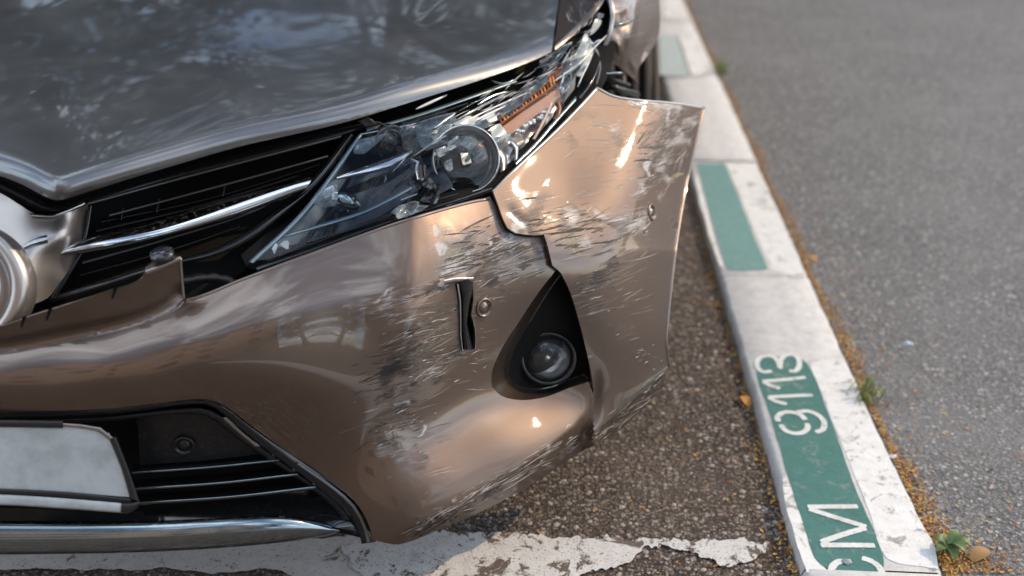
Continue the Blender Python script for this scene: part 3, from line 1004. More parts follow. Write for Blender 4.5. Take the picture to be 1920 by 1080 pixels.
cover_ol = np.vstack([spline(top_edge[0:], False, 5)[:-1], spline(crack_l, False, 5, 20)[:-1], spline(fogL, False, 5)[:-1], [(1104, 716)], spline(fold, False, 5)[:-1],
                      spline(low_edge[::-1], False, 5)[:-1], spline([(722, 1018), (700, 1012)], False, 5)[:-1], spline(open_edge[::-1], False, 5)[:-1],
                      spline([(0, 773), (-420, 776)], False, 20)[:-1], spline([(-420, 776), (-420, 650)], False, 20)[:-1], strip_px[:-1]])
cover = patch('bumper_cover', cover_ol, BD, M['paint_damaged'], car, holes=[np.array(tear, float)], step=5.5, thick=0.004, mirror=True, attrs=ATTR, raw=True)
corner_ol = np.vstack([spline([(925, 360), (950, 334), (990, 296), (1040, 249), (1090, 198), (1120, 165)], False, 5)[:-1], spline([(1120, 165), (1150, 180), (1200, 188), (1260, 193), (1319, 202)], False, 5)[:-1],
                       spline([(1319, 202), (1305, 260), (1287, 340), (1271, 430), (1259, 520), (1250, 610), (1248, 640), (1253, 685)], False, 5, 60)[:-1], spline([(1253, 685), (1242, 722), (1200, 772), (1150, 815), (1090, 846)], False, 5, 60)[:-1],
                       spline(fold[::-1], False, 5)[:-1], spline(fogR[::-1], False, 5)[:-1], spline([(1052, 512), (1045, 505)], False, 5)[:-1], spline(crack[::-1], False, 5, 20)[:-1]])


def corner_off(q):   # the torn corner stands a little proud along the crack
    return -0.012 * np.exp(-(dist_poly(np.array(crack, float), q) / 90) ** 2)


corner = patch('bumper_corner', corner_ol, BD, M['paint_damaged'], car, step=5.5, thick=0.004, attrs=ATTR, raw=True, off=corner_off)

# single gouges and scratches drawn across the panels by the impact
def scratch_set(name, boxes, col, D, parent, seed, w=(0.00016, 0.00060), keep=1.0):
    r = random.Random(seed)
    k = 6
    Q = []
    for (x0, y0, x1, y1, wid, n, ang, spread, l0, l1) in boxes:
        for _ in range(int(n * keep)):
            t = r.random()
            x = x0 + (x1 - x0) * t + r.gauss(0, wid)
            y = y0 + (y1 - y0) * t + r.gauss(0, wid)
            a = math.radians(ang + r.gauss(0, spread))
            L = l0 * 0.6 + (l1 - l0 * 0.6) * r.random() ** 2.6
            cur = r.gauss(0, 0.10)
            Q.append([(x + L * (u - .5) * math.cos(a + cur * (u - .5)), y - L * (u - .5) * math.sin(a + cur * (u - .5)) + r.gauss(0, .3)) for u in np.linspace(0, 1, k)])
    Q = np.array(Q)
    fl = Q.reshape(-1, 2)
    ok = inside(corner_ol if parent is corner else cover_ol, fl) & ~inside(np.array(tear, float), fl)
    Q = Q[ok.reshape(-1, k).all(1)]
    fl = Q.reshape(-1, 2)
    PP = D.p3(fl, (corner_off(fl) if parent is corner else 0) - 0.0007).reshape(-1, k, 3)
    V, F = [], []
    for P in PP:
        hw = w[0] + (w[1] - w[0]) * r.random() ** 2
        T = np.gradient(P, axis=0)
        S_ = np.cross(T, EYE - P)
        S_ /= np.linalg.norm(S_, axis=1)[:, None]
        prof = np.array([.15, .7, 1, .9, .6, .1]) * hw * np.array([r.uniform(.5, 1.4) for _ in range(k)])
        b0 = len(V)
        V += list(P + S_ * prof[:, None]) + list(P - S_ * prof[:, None])
        F += [(b0 + i, b0 + i + 1, b0 + k + i + 1, b0 + k + i) for i in range(k - 1)]
    o = mesh(name, V, F, col, parent, False, True)
    o['kind'] = 'stuff'
    return o


M['scr_light'] = simple('pale_scratch', (0.45, 0.43, 0.42), 0.5)
M['scr_dark'] = simple('dark_scratch', (0.022, 0.017, 0.014), 0.5)
M['scr_brown'] = simple('scraped_plastic', (0.075, 0.052, 0.040), 0.55)
#          from        to          spread n  angle var  length
LB = [(850, 500, 1000, 445, 24, 110, 20, 9, 14, 90), (815, 440, 850, 520, 14, 40, 65, 20, 10, 40), (700, 580, 800, 548, 14, 36, 15, 8, 20, 90), (740, 640, 860, 590, 26, 36, 18, 8, 14, 70), (720, 790, 800, 830, 34, 40, 20, 14, 8, 44), (770, 700, 850, 670, 20, 26, 22, 10, 14, 60), (770, 1000, 1080, 825, 8, 90, 32, 6, 14, 80), (880, 560, 990, 520, 26, 30, 16, 10, 12, 60), (900, 650, 880, 700, 30, 18, 15, 25, 10, 40)]
LC = [(960, 400, 1190, 430, 24, 110, 14, 9, 14, 90), (1270, 215, 1215, 330, 22, 120, 35, 28, 10, 50), (1300, 215, 1275, 320, 8, 50, 70, 14, 12, 50), (1180, 194, 1310, 206, 6, 70, -4, 10, 10, 60), (1060, 270, 1200, 240, 34, 40, 12, 14, 20, 110), (1090, 560, 1180, 560, 26, 20, 18, 8, 10, 50), (1190, 435, 1210, 405, 10, 50, 60, 14, 10, 36), (1110, 830, 1240, 715, 8, 50, 38, 8, 12, 60), (1200, 640, 1230, 700, 18, 14, 15, 20, 6, 24), (1130, 320, 1200, 330, 26, 26, 10, 10, 20, 100)]
scratch_set('pale_scratches', LB, M['scr_light'], BD, cover, 61)
scratch_set('pale_scratches', LC, M['scr_light'], BD, corner, 62)
scratch_set('dark_scratches', [(800, 552, 840, 538, 4, 26, 22, 6, 20, 60), (795, 592, 862, 572, 8, 40, 20, 6, 20, 80), (760, 650, 866, 612, 16, 70, 22, 6, 20, 100), (712, 702, 855, 660, 20, 80, 18, 8, 20, 110), (870, 470, 1000, 470, 24, 60, 20, 8, 14, 80), (770, 1000, 1080, 830, 10, 60, 32, 6, 14, 80), (720, 800, 790, 760, 30, 40, 22, 14, 12, 60)], M['scr_dark'], BD, cover, 63, (0.0003, 0.0011))
scratch_set('dark_scratches', [(1088, 534, 1170, 500, 10, 60, 22, 5, 20, 90), (1240, 240, 1230, 330, 26, 60, 25, 18, 12, 50), (1285, 380, 1262, 440, 8, 30, 40, 20, 10, 40), (1000, 420, 1180, 440, 24, 50, 14, 8, 14, 70), (1110, 830, 1240, 715, 10, 40, 38, 8, 12, 60)], M['scr_dark'], BD, corner, 64, (0.0003, 0.0010), 0.8)
scratch_set('scraped_streaks', [(860, 500, 1000, 470, 34, 50, 18, 7, 30, 120), (750, 660, 850, 620, 30, 40, 20, 7, 30, 120), (720, 760, 800, 720, 34, 30, 18, 10, 30, 110)], M['scr_brown'], BD, cover, 65, (0.001, 0.0028))
scratch_set('scraped_streaks', [(1265, 230, 1225, 330, 20, 50, 28, 14, 20, 70), (1000, 430, 1170, 450, 24, 40, 15, 7, 30, 110), (1100, 540, 1200, 520, 22, 24, 18, 8, 30, 110)], M['scr_brown'], BD, corner, 66, (0.001, 0.003))

# the upright flange under the grille, with its broken clip
SD = Depth([(-330, 600, 1.185), (-330, 655, 1.195), (0, 612, 1.200), (0, 664, 1.208), (120, 575, 1.214), (120, 642, 1.222), (200, 546, 1.232), (240, 618, 1.243), (320, 478, 1.268), (310, 592, 1.262), (344, 563, 1.278), (339, 484, 1.276)])
strip_edge = [(0, 664), (120, 642), (240, 618), (310, 592), (338, 574), (345, 563)]
flange = patch('bumper_flange', np.vstack([spline([(-420, 620), (0, 612), (60, 592), (130, 570), (200, 547), (266, 521), (274, 503), (300, 486), (322, 478), (338, 484)], False, 6, 60)[:-1], spline([(338, 484), (341, 520), (345, 563)], False, 6)[:-1], strip_px[::-1]]), SD, M['paint'], car, step=8, thick=0.003, mirror=True, raw=True,
               post=lambda q, P: P + (BD.p3(q) - P) * (np.clip(1 - dist_poly(strip_px, q) / 34, 0, 1) ** 1.5)[:, None])
tube('flange_seam', BD.p3(resample(strip_px[strip_px[:, 0] > -420], 6), 0.0015), 0.0022, M['paint'], cover, 10, True)
tube('torn_edge', SD.p3(spline([(338, 484), (341, 520), (345, 563)], False, 6), -0.002), 0.0018, M['satin'], flange)
tube('torn_edge', BD.p3(spline([(345, 563), (358, 562), (450, 527), (600, 471), (740, 421), (850, 388), (895, 377), (916, 374)], False, 8), 0.002), 0.0035, M['paint'], cover)
c0 = SD.p3([(306, 484)])[0]
clip = empty('clip', c0)
clip.parent = car
clip.matrix_parent_inverse = Matrix.Translation(-car.location)
lathe('clip_head', c0, (0, -0.25, 1), (0, 1, 0), [(0, .012), (.013, .012), (.0165, .009), (.017, .002), (.014, 0)], M['gloss_black'], clip, 24)
bar('clip_tab', SD.p3(spline([(272, 506), (300, 496), (338, 480)]), -0.004), SD.p3(spline([(275, 518), (302, 507), (340, 490)]), -0.004), M['satin'], clip, 0.004)
for i, (x, y) in enumerate([(213, 552), (90, 592), (42, 606)]):
    bar('mounting_hook', SD.p3([(x, y - 12), (x - 4, y + 6)], -0.003), SD.p3([(x + 9, y - 14), (x - 2, y + 10)], -0.003), M['matte_black'], flange, 0.002, n=4)

# ------------------------------------------------------------------ upper grille
GD = Depth([(-330, 350, 1.39), (0, 345, 1.40), (160, 380, 1.420), (600, 285, 1.600), (650, 250, 1.640), (90, 560, 1.320), (-100, 600, 1.29), (340, 490, 1.40), (560, 370, 1.545), (300, 420, 1.455)])
grille = patch('grille', [(-420, 330), (0, 340), (105, 376), (300, 318), (640, 232), (690, 232), (640, 300), (560, 400), (500, 460), (440, 520), (345, 570), (300, 540), (0, 640), (-420, 650)], GD, M['matte_black'], car, step=20, off=0.075, mirror=True)


def gbar(name, a, b, m, r=0.003, off=0.0, bulge=None, mirror=False, D=GD, parent=None):
    return bar(name, D.p3(spline(a, False, 10), off), D.p3(spline(b, False, 10), off), m, parent or grille, r if bulge is None else bulge, mirror=mirror)


# black seal under the hood edge
gbar('seal', [(-120, 305), (0, 336), (50, 360), (95, 388), (120, 384), (300, 328), (640, 240), (680, 232)], [(-120, 330), (0, 362), (50, 388), (90, 402), (125, 396), (300, 345), (640, 258), (690, 240)], M['black'], 0.006, 0.005)
gbar('seal', [(165, 379), (350, 328), (640, 252)], [(166, 384), (350, 334), (640, 258)], M['edge_grey'], 0.003, -0.004)  # pale bar paints the sky glint along this edge
gbar('grille_slat', [(205, 402), (400, 350), (615, 291)], [(205, 406), (400, 354), (615, 295)], M['edge_grey'], 0.003, 0.002)  # thin grey bar stands for sky reflected on a gloss slat edge
gbar('grille_slat', [(180, 428), (380, 380), (560, 325)], [(180, 438), (380, 389), (560, 333)], M['black'], 0.006, 0.03)
gbar('grille_slat', [(190, 412), (400, 366), (600, 305)], [(190, 420), (400, 374), (600, 312)], M['black'], 0.006, 0.035)
gbar('grille_slat', [(155, 490), (320, 444), (480, 392), (560, 350)], [(155, 495), (320, 448), (480, 396), (560, 354)], M['edge_grey'], 0.003, 0.002)  # another slat edge whose sky glint is painted grey
gbar('grille_slat', [(150, 512), (300, 470), (450, 420)], [(150, 520), (300, 478), (450, 428)], M['black'], 0.006, 0.03)
for x0, y0, x1, y1 in [(228, 390, 224, 412), (296, 372, 290, 398), (420, 345, 414, 368)]:
    gbar('grille_rib', [(x0, y0), (x1, y1)], [(x0 + 5, y0), (x1 + 5, y1)], M['black'], 0.002, 0.02)
# lower frame of the grille with its bright edge, and the arc up to the headlight
gbar('grille_frame', [(92, 556), (180, 528), (262, 500), (340, 484)], [(95, 568), (180, 545), (262, 518), (342, 492)], M['gloss_black'], 0.006, -0.004)
gbar('grille_frame', [(340, 484), (400, 467), (467, 430), (517, 392), (567, 352), (610, 305), (650, 250)], [(342, 494), (405, 480), (478, 446), (535, 405), (590, 360), (632, 310), (668, 254)], M['gloss_black'], 0.010, -0.002)
gbar('grille_frame', [(166, 386), (160, 420), (150, 465), (125, 510), (95, 558)], [(174, 386), (168, 425), (158, 470), (135, 512), (104, 560)], M['gloss_black'], 0.004, -0.006)
# bright strip
gbar('chrome_strip', [(96, 476), (160, 447), (240, 428), (350, 396), (470, 362), (588, 330)], [(97, 482), (165, 474), (240, 460), (350, 432), (470, 396), (572, 358)], M['chrome'], 0.008, -0.028)
# hose seen through the notch
hp = GD.p3(spline([(340, 530), (370, 524), (405, 522), (432, 528), (450, 545)]), 0.01)
tube('hose', hp, 0.008 + 0.0012 * np.sin(np.arange(len(hp)) * 2.2), M['black'], car, 10)

# nose panel and emblem
ND = Depth([(-330, 470, 1.36), (-110, 360, 1.355), (-110, 470, 1.275), (-110, 590, 1.232), (0, 362, 1.362), (0, 470, 1.290), (0, 590, 1.240), (60, 400, 1.350), (60, 470, 1.302), (60, 572, 1.262), (90, 404, 1.356), (130, 393, 1.375), (158, 380, 1.400), (115, 440, 1.338), (165, 400, 1.412), (161, 440, 1.392), (145, 480, 1.362), (110, 530, 1.322), (90, 557, 1.300), (100, 480, 1.325)])
nose = patch('nose_panel', [(-420, 400), (-110, 330), (0, 362), (40, 386), (66, 401), (90, 403), (130, 392), (158, 379), (165, 384), (163, 420), (155, 462), (140, 490), (112, 530), (90, 558), (40, 577), (0, 590), (-110, 612), (-420, 600)], ND, M['satin'], car, step=9, mirror=True)
bar('nose_edge', ND.p3(spline([(55, 400), (90, 404), (158, 379)]), -0.004), ND.p3(spline([(60, 406), (92, 409), (160, 386)]), -0.004), M['chrome'], nose, 0.003)
bar('chrome_wing', ND.p3(spline([(44, 461), (60, 449), (88, 440)]), -0.006), ND.p3(spline([(46, 466), (64, 462), (90, 456)]), -0.002), M['chrome'], nose, 0.005)
ec = np.array([XC, 1.238, 0.624])
ea, eu = (0.0, -1.0, 0.55), (0, 0, 1)
emb = lathe('emblem', ec, ea, eu, [(.104, -.030), (.104, -.010), (.101, -.001), (.094, .004), (.086, .002), (.081, -.008), (.078, -.016), (.074, -.016), (.071, -.006), (.066, .002), (.060, .003), (.056, -.001), (.054, -.008)], M['satin'], car, 64, 1.16, 0.98)
lathe('emblem_glass', ec, ea, eu, [(0, -.004), (.03, -.0042), (.0550, -.0065)], M['gloss_black'], emb, 48, 1.16, 0.98)
for (sx, sz, dz, nm) in [(.052, .036, 0, 'emblem_oval'), (.022, .036, 0, 'emblem_oval'), (.040, .014, .018, 'emblem_oval')]:
    th = np.linspace(0, 2 * math.pi, 33)
    axv = np.array(ea) / np.linalg.norm(ea)
    uu = np.array(eu) - axv * (np.array(eu) @ axv)
    uu /= np.linalg.norm(uu)
    tube(nm, [ec + axv * 0.0 + np.array([1, 0, 0]) * sx * math.cos(t) + uu * (dz + sz * math.sin(t)) for t in th], .004, M['chrome'], emb, 8)

# ------------------------------------------------------------------ lower grille, plate, lip
LG = Depth([(-330, 770, 1.192), (0, 775, 1.205), (200, 768, 1.212), (385, 752, 1.232), (540, 848, 1.262), (700, 1005, 1.258), (0, 880, 1.20), (0, 975, 1.19), (300, 975, 1.20), (640, 985, 1.250), (-330, 970, 1.18)])
lower = patch('lower_grille', [(-420, 770), (0, 773), (200, 766), (385, 750), (470, 797), (620, 903), (680, 950), (705, 1016), (640, 1000), (300, 985), (-420, 990)], LG, M['matte_black'], car, step=20, off=0.09, mirror=True)
lbar = lambda nm, a, b, m, bl=0.004, off=0.0, mirror=False: bar(nm, LG.p3(spline(a, False, 10), off), LG.p3(spline(b, False, 10), off), m, lower, bl, mirror=mirror)
lbar('trim', [(-330, 772), (0, 771), (200, 764), (345, 749), (390, 748), (424, 760), (474, 797), (544, 848), (624, 903), (668, 938), (694, 980), (704, 1016)], [(-330, 784), (0, 783), (200, 776), (345, 760), (385, 758), (410, 769), (452, 808), (522, 862), (600, 918), (643, 953), (670, 990), (678, 1020)], M['gloss_black'], 0.007, -0.006, True)
lbar('trim_edge', [(560, 868), (624, 912), (664, 946), (686, 985), (694, 1016)], [(556, 871), (620, 916), (659, 950), (681, 988), (688, 1018)], M['edge_grey'], 0.003, -0.016)
lbar('trim', [(-330, 790), (0, 789), (200, 782), (345, 766), (382, 765), (404, 773), (450, 808), (512, 852), (590, 908), (640, 946), (676, 1000)], [(-330, 798), (0, 797), (200, 790), (340, 776), (376, 776), (396, 784), (440, 818), (500, 860), (578, 914), (624, 950), (662, 1004)], M['black'], 0.004, 0.012, True)
lbar('trim', [(424, 782), (455, 808), (488, 836)], [(416, 784), (446, 812), (478, 838)], M['satin'], 0.003, 0.006)
# closed panel with the sensor
patch('blank_panel', [(258, 782), (330, 774), (388, 776), (440, 815), (508, 848), (400, 862), (262, 872)], LG, M['black'], lower, step=12, off=0.035, thick=0.004)
for (a, b, o_) in [([(248, 884), (400, 873), (523, 860)], [(248, 890), (400, 879), (524, 866)], .010), ([(250, 914), (420, 902), (558, 886)], [(250, 921), (420, 909), (559, 893)], .006), ([(250, 941), (440, 928), (592, 910)], [(250, 948), (440, 935), (593, 917)], .002)]:
    sl_ = lbar('slat', a, b, M['dark_chrome'], 0.004, o_)
    A = LG.p3(spline(a), o_ + .001)
    B = LG.p3(spline([(x, y - 15) for x, y in a]), o_ + 0.05)
    bar('slat_top', A, B, M['gloss_black'], lower, 0.0, closed_back=False)
    e = a[-1]
    lbar('slat_end', [(e[0] + 4, e[1] - 2), (e[0] + 28, e[1] - 8)], [(e[0] + 4, e[1] + 2), (e[0] + 30, e[1] - 4)], M['black'], 0.002, o_ + 0.01)
patch('lower_shelf', [(-420, 955), (0, 952), (260, 958), (600, 915), (650, 935), (682, 972), (672, 998), (636, 990), (560, 972), (300, 980), (-420, 985)], LG, M['gloss_black'], lower, step=14, off=lambda q: 0.05 * np.clip((985 - q[:, 1]) / 60, 0, 1), thick=0.003, mirror=True)


def sensor(c, n, parent, r=0.0125, m1=None, m2=None):
    n = np.asarray(n, float)
    n /= np.linalg.norm(n)
    s_ = lathe('parking_sensor', c, n, (0, 0, 1), [(r * 1.35, -.002), (r * 1.35, .0012), (r * 1.22, .0028), (r * 1.02, .0022), (r * .98, -.001), (r * .78, -.0012)], m1, parent, 28)
    lathe('sensor_face', np.asarray(c), n, (0, 0, 1), [(0, .002), (r * .42, .002), (r * .5, .0012), (r * .56, .0008), (r * .78, .0002), (r * .82, -.002)], m2, s_, 24)
    return s_


def norm_at(D, x, y, off=0.0):
    a, b, c = D.p3([(x, y), (x + 8, y), (x, y - 8)], off)
    n = np.cross(b - a, c - a)
    n /= np.linalg.norm(n)
    return n if n @ (EYE - a) > 0 else -n


sensor(LG.p3([(345, 836)], 0.030)[0], norm_at(LG, 345, 836), car, 0.0125, M['black'], M['black'])
sensor(BD.p3([(908, 577)], -0.001)[0], norm_at(BD, 908, 577), car, 0.0125, M['paint'], M['paint'])
sensor(BD.p3([(1222, 398)], -0.001)[0], norm_at(BD, 1222, 398), car, 0.0125, M['paint'], M['paint'])

# number plate
m, nt, b = new_mat('dirty_plate')
N = NT(nt)
p = N.pos()
c = N.mix(N.step(N.noise(p, 22, 6, 0.65), 0.35, 0.75), (0.62, 0.66, 0.66), (0.44, 0.47, 0.47))
N.l(c, b.inputs['Base Color'])
b.inputs['Roughness'].default_value = 0.35
M['plate'] = m
PD = Depth([(-330, 800, 1.150), (0, 800, 1.165), (0, 920, 1.140), (115, 800, 1.172), (205, 812, 1.185), (243, 930, 1.168), (-330, 920, 1.12), (100, 923, 1.148)])
plate = patch('number_plate', [(-420, 800), (0, 799), (115, 800), (160, 805), (205, 813), (225, 870), (243, 932), (120, 923), (0, 917), (-420, 910)], PD, M['plate'], car, step=14, thick=0.002, mirror=True)
pb = lambda nm, a, b_, m_, bl=0.003, off=-0.003, mir=True: bar(nm, PD.p3(spline(a, False, 10), off), PD.p3(spline(b_, False, 10), off), m_, plate, bl, mirror=mir)
pb('plate_frame', [(-330, 788), (0, 787), (118, 789)], [(-330, 801), (0, 801), (118, 803)], M['charcoal'])
pb('plate_frame', [(116, 793), (165, 797), (200, 806), (215, 822)], [(116, 799), (160, 804), (194, 813), (208, 828)], M['satin'], 0.002, -0.003, False)
pb('plate_frame', [(205, 824), (228, 880), (244, 935)], [(218, 818), (242, 880), (262, 940)], M['charcoal'], 0.004, -0.003, False)
pb('plate_frame', [(-330, 912), (0, 916), (120, 922), (244, 934)], [(-330, 922), (0, 926), (120, 932), (246, 944)], M['charcoal'], 0.003)
pb('plate_frame', [(-330, 924), (0, 927), (120, 934), (240, 944)], [(-330, 944), (0, 947), (120, 954), (232, 962)], M['plate'], 0.003, -0.004)
pb('plate_frame', [(228, 942), (250, 942), (262, 938)], [(226, 963), (246, 962), (260, 950)], M['charcoal'], 0.005, -0.005, False)

LD = Depth([(-330, 980, 1.115), (-330, 1040, 1.095), (0, 978, 1.150), (0, 1038, 1.130), (300, 977, 1.172), (300, 1033, 1.155), (520, 968, 1.215), (500, 1020, 1.195), (635, 992, 1.258)])
lip = bar('chrome_lip', LD.p3(spline([(-330, 970), (0, 976), (300, 976), (450, 969), (530, 967), (590, 975), (625, 985), (637, 993)], False, 8)), LD.p3(spline([(-330, 1043), (0, 1040), (300, 1034), (500, 1020), (600, 1007), (630, 1001), (637, 996)], False, 8)), M['dark_chrome'], car, 0.016, k=12, mirror=True)

# ------------------------------------------------------------------ fog lamp in its recess
fog_ol = np.vstack([spline(fogL, False, 6)[:-1], spline(fogR[::-1], False, 6)[:-1], [(1052, 512), (1046, 505)]])
cen = np.array([1030, 650.])
inn = cen + (fog_ol - cen) * np.array([0.80, 0.88]) + np.array([12, -9])
A3, B3 = BD.p3(fog_ol, 0.001), BD.p3(inn, 0.045)
fog = empty('fog_lamp', BD.p3([(1030, 650)], 0.05)[0])
fog.parent = car
fog.matrix_parent_inverse = Matrix.Translation(-car.location)


def link_in(o):      # parts under a nested empty keep their world place
    o.matrix_parent_inverse = Matrix.Translation(-o.parent.location)
    return o


loft('recess_wall', A3, B3, M['paint'], cover, 5)
xy, f = tri_region(resample(np.vstack([inn, inn[:1]]), 8)[:-1], (), 10)
mesh('recess_panel', BD.p3(xy, 0.043), f, M['matte_black'], fog, True, True)
fc = BD.p3([(1028, 672)], 0.026)[0]
fa = norm_at(BD, 1022, 664) * 0.5 + np.array([0.02, -0.85, 0.55])
lathe('bezel', fc, fa, (0.1, 0, 1), [(.053, -.03), (.053, .0), (.051, .005), (.048, .007), (.0445, .004), (.043, -.004), (.041, -.02)], M['gloss_black'], fog, 48, 1.0, 0.94)
m, nt, b = new_mat('lamp_glass')
b.inputs['Base Color'].default_value = (0.9, 0.93, 0.95, 1)
b.inputs['Transmission Weight'].default_value = 1.0
b.inputs['Roughness'].default_value = 0.02
b.inputs['IOR'].default_value = 1.45
M['glass'] = m
M['clear'] = None
fan = fa / np.linalg.norm(fa)
lathe('reflector', fc - fan * 0.004, fa, (0.1, 0, 1), [(.045, 0), (.041, -.008), (.031, -.016), (.018, -.022), (.008, -.024)], M['satin'], fog, 40, 1.0, 0.94)
lathe('bulb', fc - fan * 0.028, fa, (0.1, 0, 1), [(.008, 0), (.008, .018), (.006, .022), (0, .024)], M['chrome'], fog, 16)

# strip of plastic hanging in the tear
tr = empty('torn_strip', BD.p3([(872, 590)])[0])
tr.parent = car
tr.matrix_parent_inverse = Matrix.Translation(-car.location)
bar('strip', BD.p3(spline([(858, 528), (866, 560), (866, 600), (868, 655)])), BD.p3(spline([(888, 522), (884, 560), (876, 600), (888, 655)]), -0.004), M['gloss_black'], tr, 0.008)
bar('strip', BD.p3(spline([(832, 524), (850, 520), (888, 519)]), -0.008), BD.p3(spline([(836, 534), (852, 530), (886, 530)]), -0.003), M['satin'], tr, 0.004)
bar('strip_edge', BD.p3(spline([(856, 532), (862, 575), (862, 620), (866, 658)]), -0.003), BD.p3(spline([(861, 532), (867, 575), (866, 620), (869, 658)]), -0.003), M['chrome'], tr, 0.002)
bar('strip_edge', BD.p3(spline([(886, 600), (891, 625), (890, 655)]), -0.003), BD.p3(spline([(889, 600), (893, 625), (892, 655)]), -0.003), M['satin'], tr, 0.002)
patch('backing', [(840, 505), (905, 505), (905, 670), (850, 670)], BD, M['matte_black'], tr, step=20, off=0.03)

# ------------------------------------------------------------------ broken headlight
HL = Depth([(462, 490, 1.365), (560, 404, 1.465), (670, 250, 1.625), (600, 465, 1.400), (760, 410, 1.500), (925, 352, 1.620), (800, 210, 1.72), (1035, 110, 1.99), (1000, 290, 1.73), (1118, 168, 1.930), (1132, 20, 2.16), (860, 300, 1.62)])
lamp = empty('headlight', HL.p3([(800, 330)])[0])
lamp.parent = car
lamp.matrix_parent_inverse = Matrix.Translation(-car.location)
lamp['label'] = 'smashed headlight with splintered clear lens and amber indicator'


def mix_glass(name, tint, rough, opacity, col):
    m, nt, b = new_mat(name)
    N = NT(nt)
    b.inputs['Base Color'].default_value = (*col, 1)
    b.inputs['Roughness'].default_value = rough
    b.inputs['Coat Weight'].default_value = 0.6
    p = N.pos()
    tr_ = N.n('ShaderNodeBsdfTransparent')
    tr_.inputs[0].default_value = (*tint, 1)
    gl = N.n('ShaderNodeBsdfGlossy')
    gl.inputs['Roughness'].default_value = rough * 0.5
    fr = N.n('ShaderNodeFresnel')
    fr.inputs['IOR'].default_value = 1.55
    m1 = N.n('ShaderNodeMixShader')
    N.l(fr.outputs[0], m1.inputs[0])
    N.l(tr_.outputs[0], m1.inputs[1])
    N.l(gl.outputs[0], m1.inputs[2])
    mx = N.n('ShaderNodeMixShader')
    sc = N.step(N.noise(p, 130, 5, 0.7, dist=1.0), 0.45, 0.75)
    N.l(N.math('ADD', N.math('MULTIPLY', sc, opacity), opacity * 0.5, clamp=True), mx.inputs[0])
    N.l(m1.outputs[0], mx.inputs[1])
    N.l(b.outputs[0], mx.inputs[2])
    N.l(mx.outputs[0], nt.nodes['Material Output'].inputs['Surface'])
    return m


M['dome'] = mix_glass('dome_glass', (0.80, 0.84, 0.86), 0.03, 0.10, (0.55, 0.60, 0.62))
M['sky_sheen'] = mix_glass('sky_sheen_pane', (0.88, 0.93, 0.95), 0.06, 0.16, (0.66, 0.72, 0.74))  # pale tint paints the sky reflected on the clear lens
M['clear'] = mix_glass('clear_polycarbonate', (0.93, 0.96, 0.97), 0.04, 0.06, (0.75, 0.80, 0.82))
lathe('lens', fc, fa, (0.1, 0, 1), [(0, .013), (.011, .0122), (.022, .0098), (.032, .0048), (.038, .0), (.043, -.006)], M['clear'], fog, 40, 1.0, 0.94)
M['frost'] = mix_glass('frosted_polycarbonate', (0.9, 0.94, 0.95), 0.16, 0.36, (0.62, 0.68, 0.70))
M['facet'] = simple('faceted_reflector', (0.66, 0.66, 0.66), 0.26, metal=0.55, bumpiness=0.9, bscale=90)
M['splinter'] = simple('white_splinter', (0.72, 0.74, 0.76), 0.22, coat=0.4)
M['cream'] = simple('crumpled_reflector', (0.70, 0.69, 0.62), 0.28, metal=0.35, bumpiness=0.5, bscale=120)
M['amber'] = simple('amber_plastic', (0.90, 0.30, 0.03), 0.16, coat=0.6, bumpiness=0.3, bscale=300)
M['amber_dark'] = simple('dark_amber_plastic', (0.26, 0.075, 0.016), 0.18, coat=0.6, bumpiness=0.4, bscale=220)
M['rib'] = simple('ribbed_indicator_lens', (0.80, 0.58, 0.48), 0.2, coat=0.5)
M['blue_edge'] = simple('blue_grey_trim', (0.30, 0.40, 0.45), 0.20, metal=0.6, coat=0.4)

fA = lambda L: [(780 + x / 4.32, 120 + y / 4.32) for x, y in L]
fB = lambda L: [(560 + x / 4.697, 200 + y / 4.697) for x, y in L]
fC = lambda L: [(1000 + x / 5.4, y / 5.4) for x, y in L]
hb = lambda nm, a, b_, mm, bl=0.004, off=0.0: bar(nm, HL.p3(spline(a, False, 6), off), HL.p3(spline(b_, False, 6), off), mm, lamp, bl)

patch('housing', [(452, 478), (462, 500), (490, 512), (600, 474), (740, 424), (850, 392), (925, 366), (1000, 300), (1060, 240), (1126, 168), (1150, 110), (1150, 0), (1120, -30), (1035, 96), (900, 146), (700, 222), (655, 240), (560, 380)], HL, M['matte_black'], lamp, step=14, off=lambda q: 0.02 + 0.06 * np.clip(dist_poly(np.array([(462, 490), (600, 465), (760, 410), (925, 352), (1118, 168)], float), q) / 60, 0, 1))
patch('inner_liner', [(480, 492), (590, 385), (640, 330), (820, 290), (850, 350), (760, 398), (600, 455)], HL, M['gloss_black'], lamp, step=10, off=0.035)
patch('inner_liner', [(690, 240), (900, 165), (1035, 112), (1010, 150), (900, 200), (790, 250)], HL, M['gloss_black'], lamp, step=10, off=0.06)

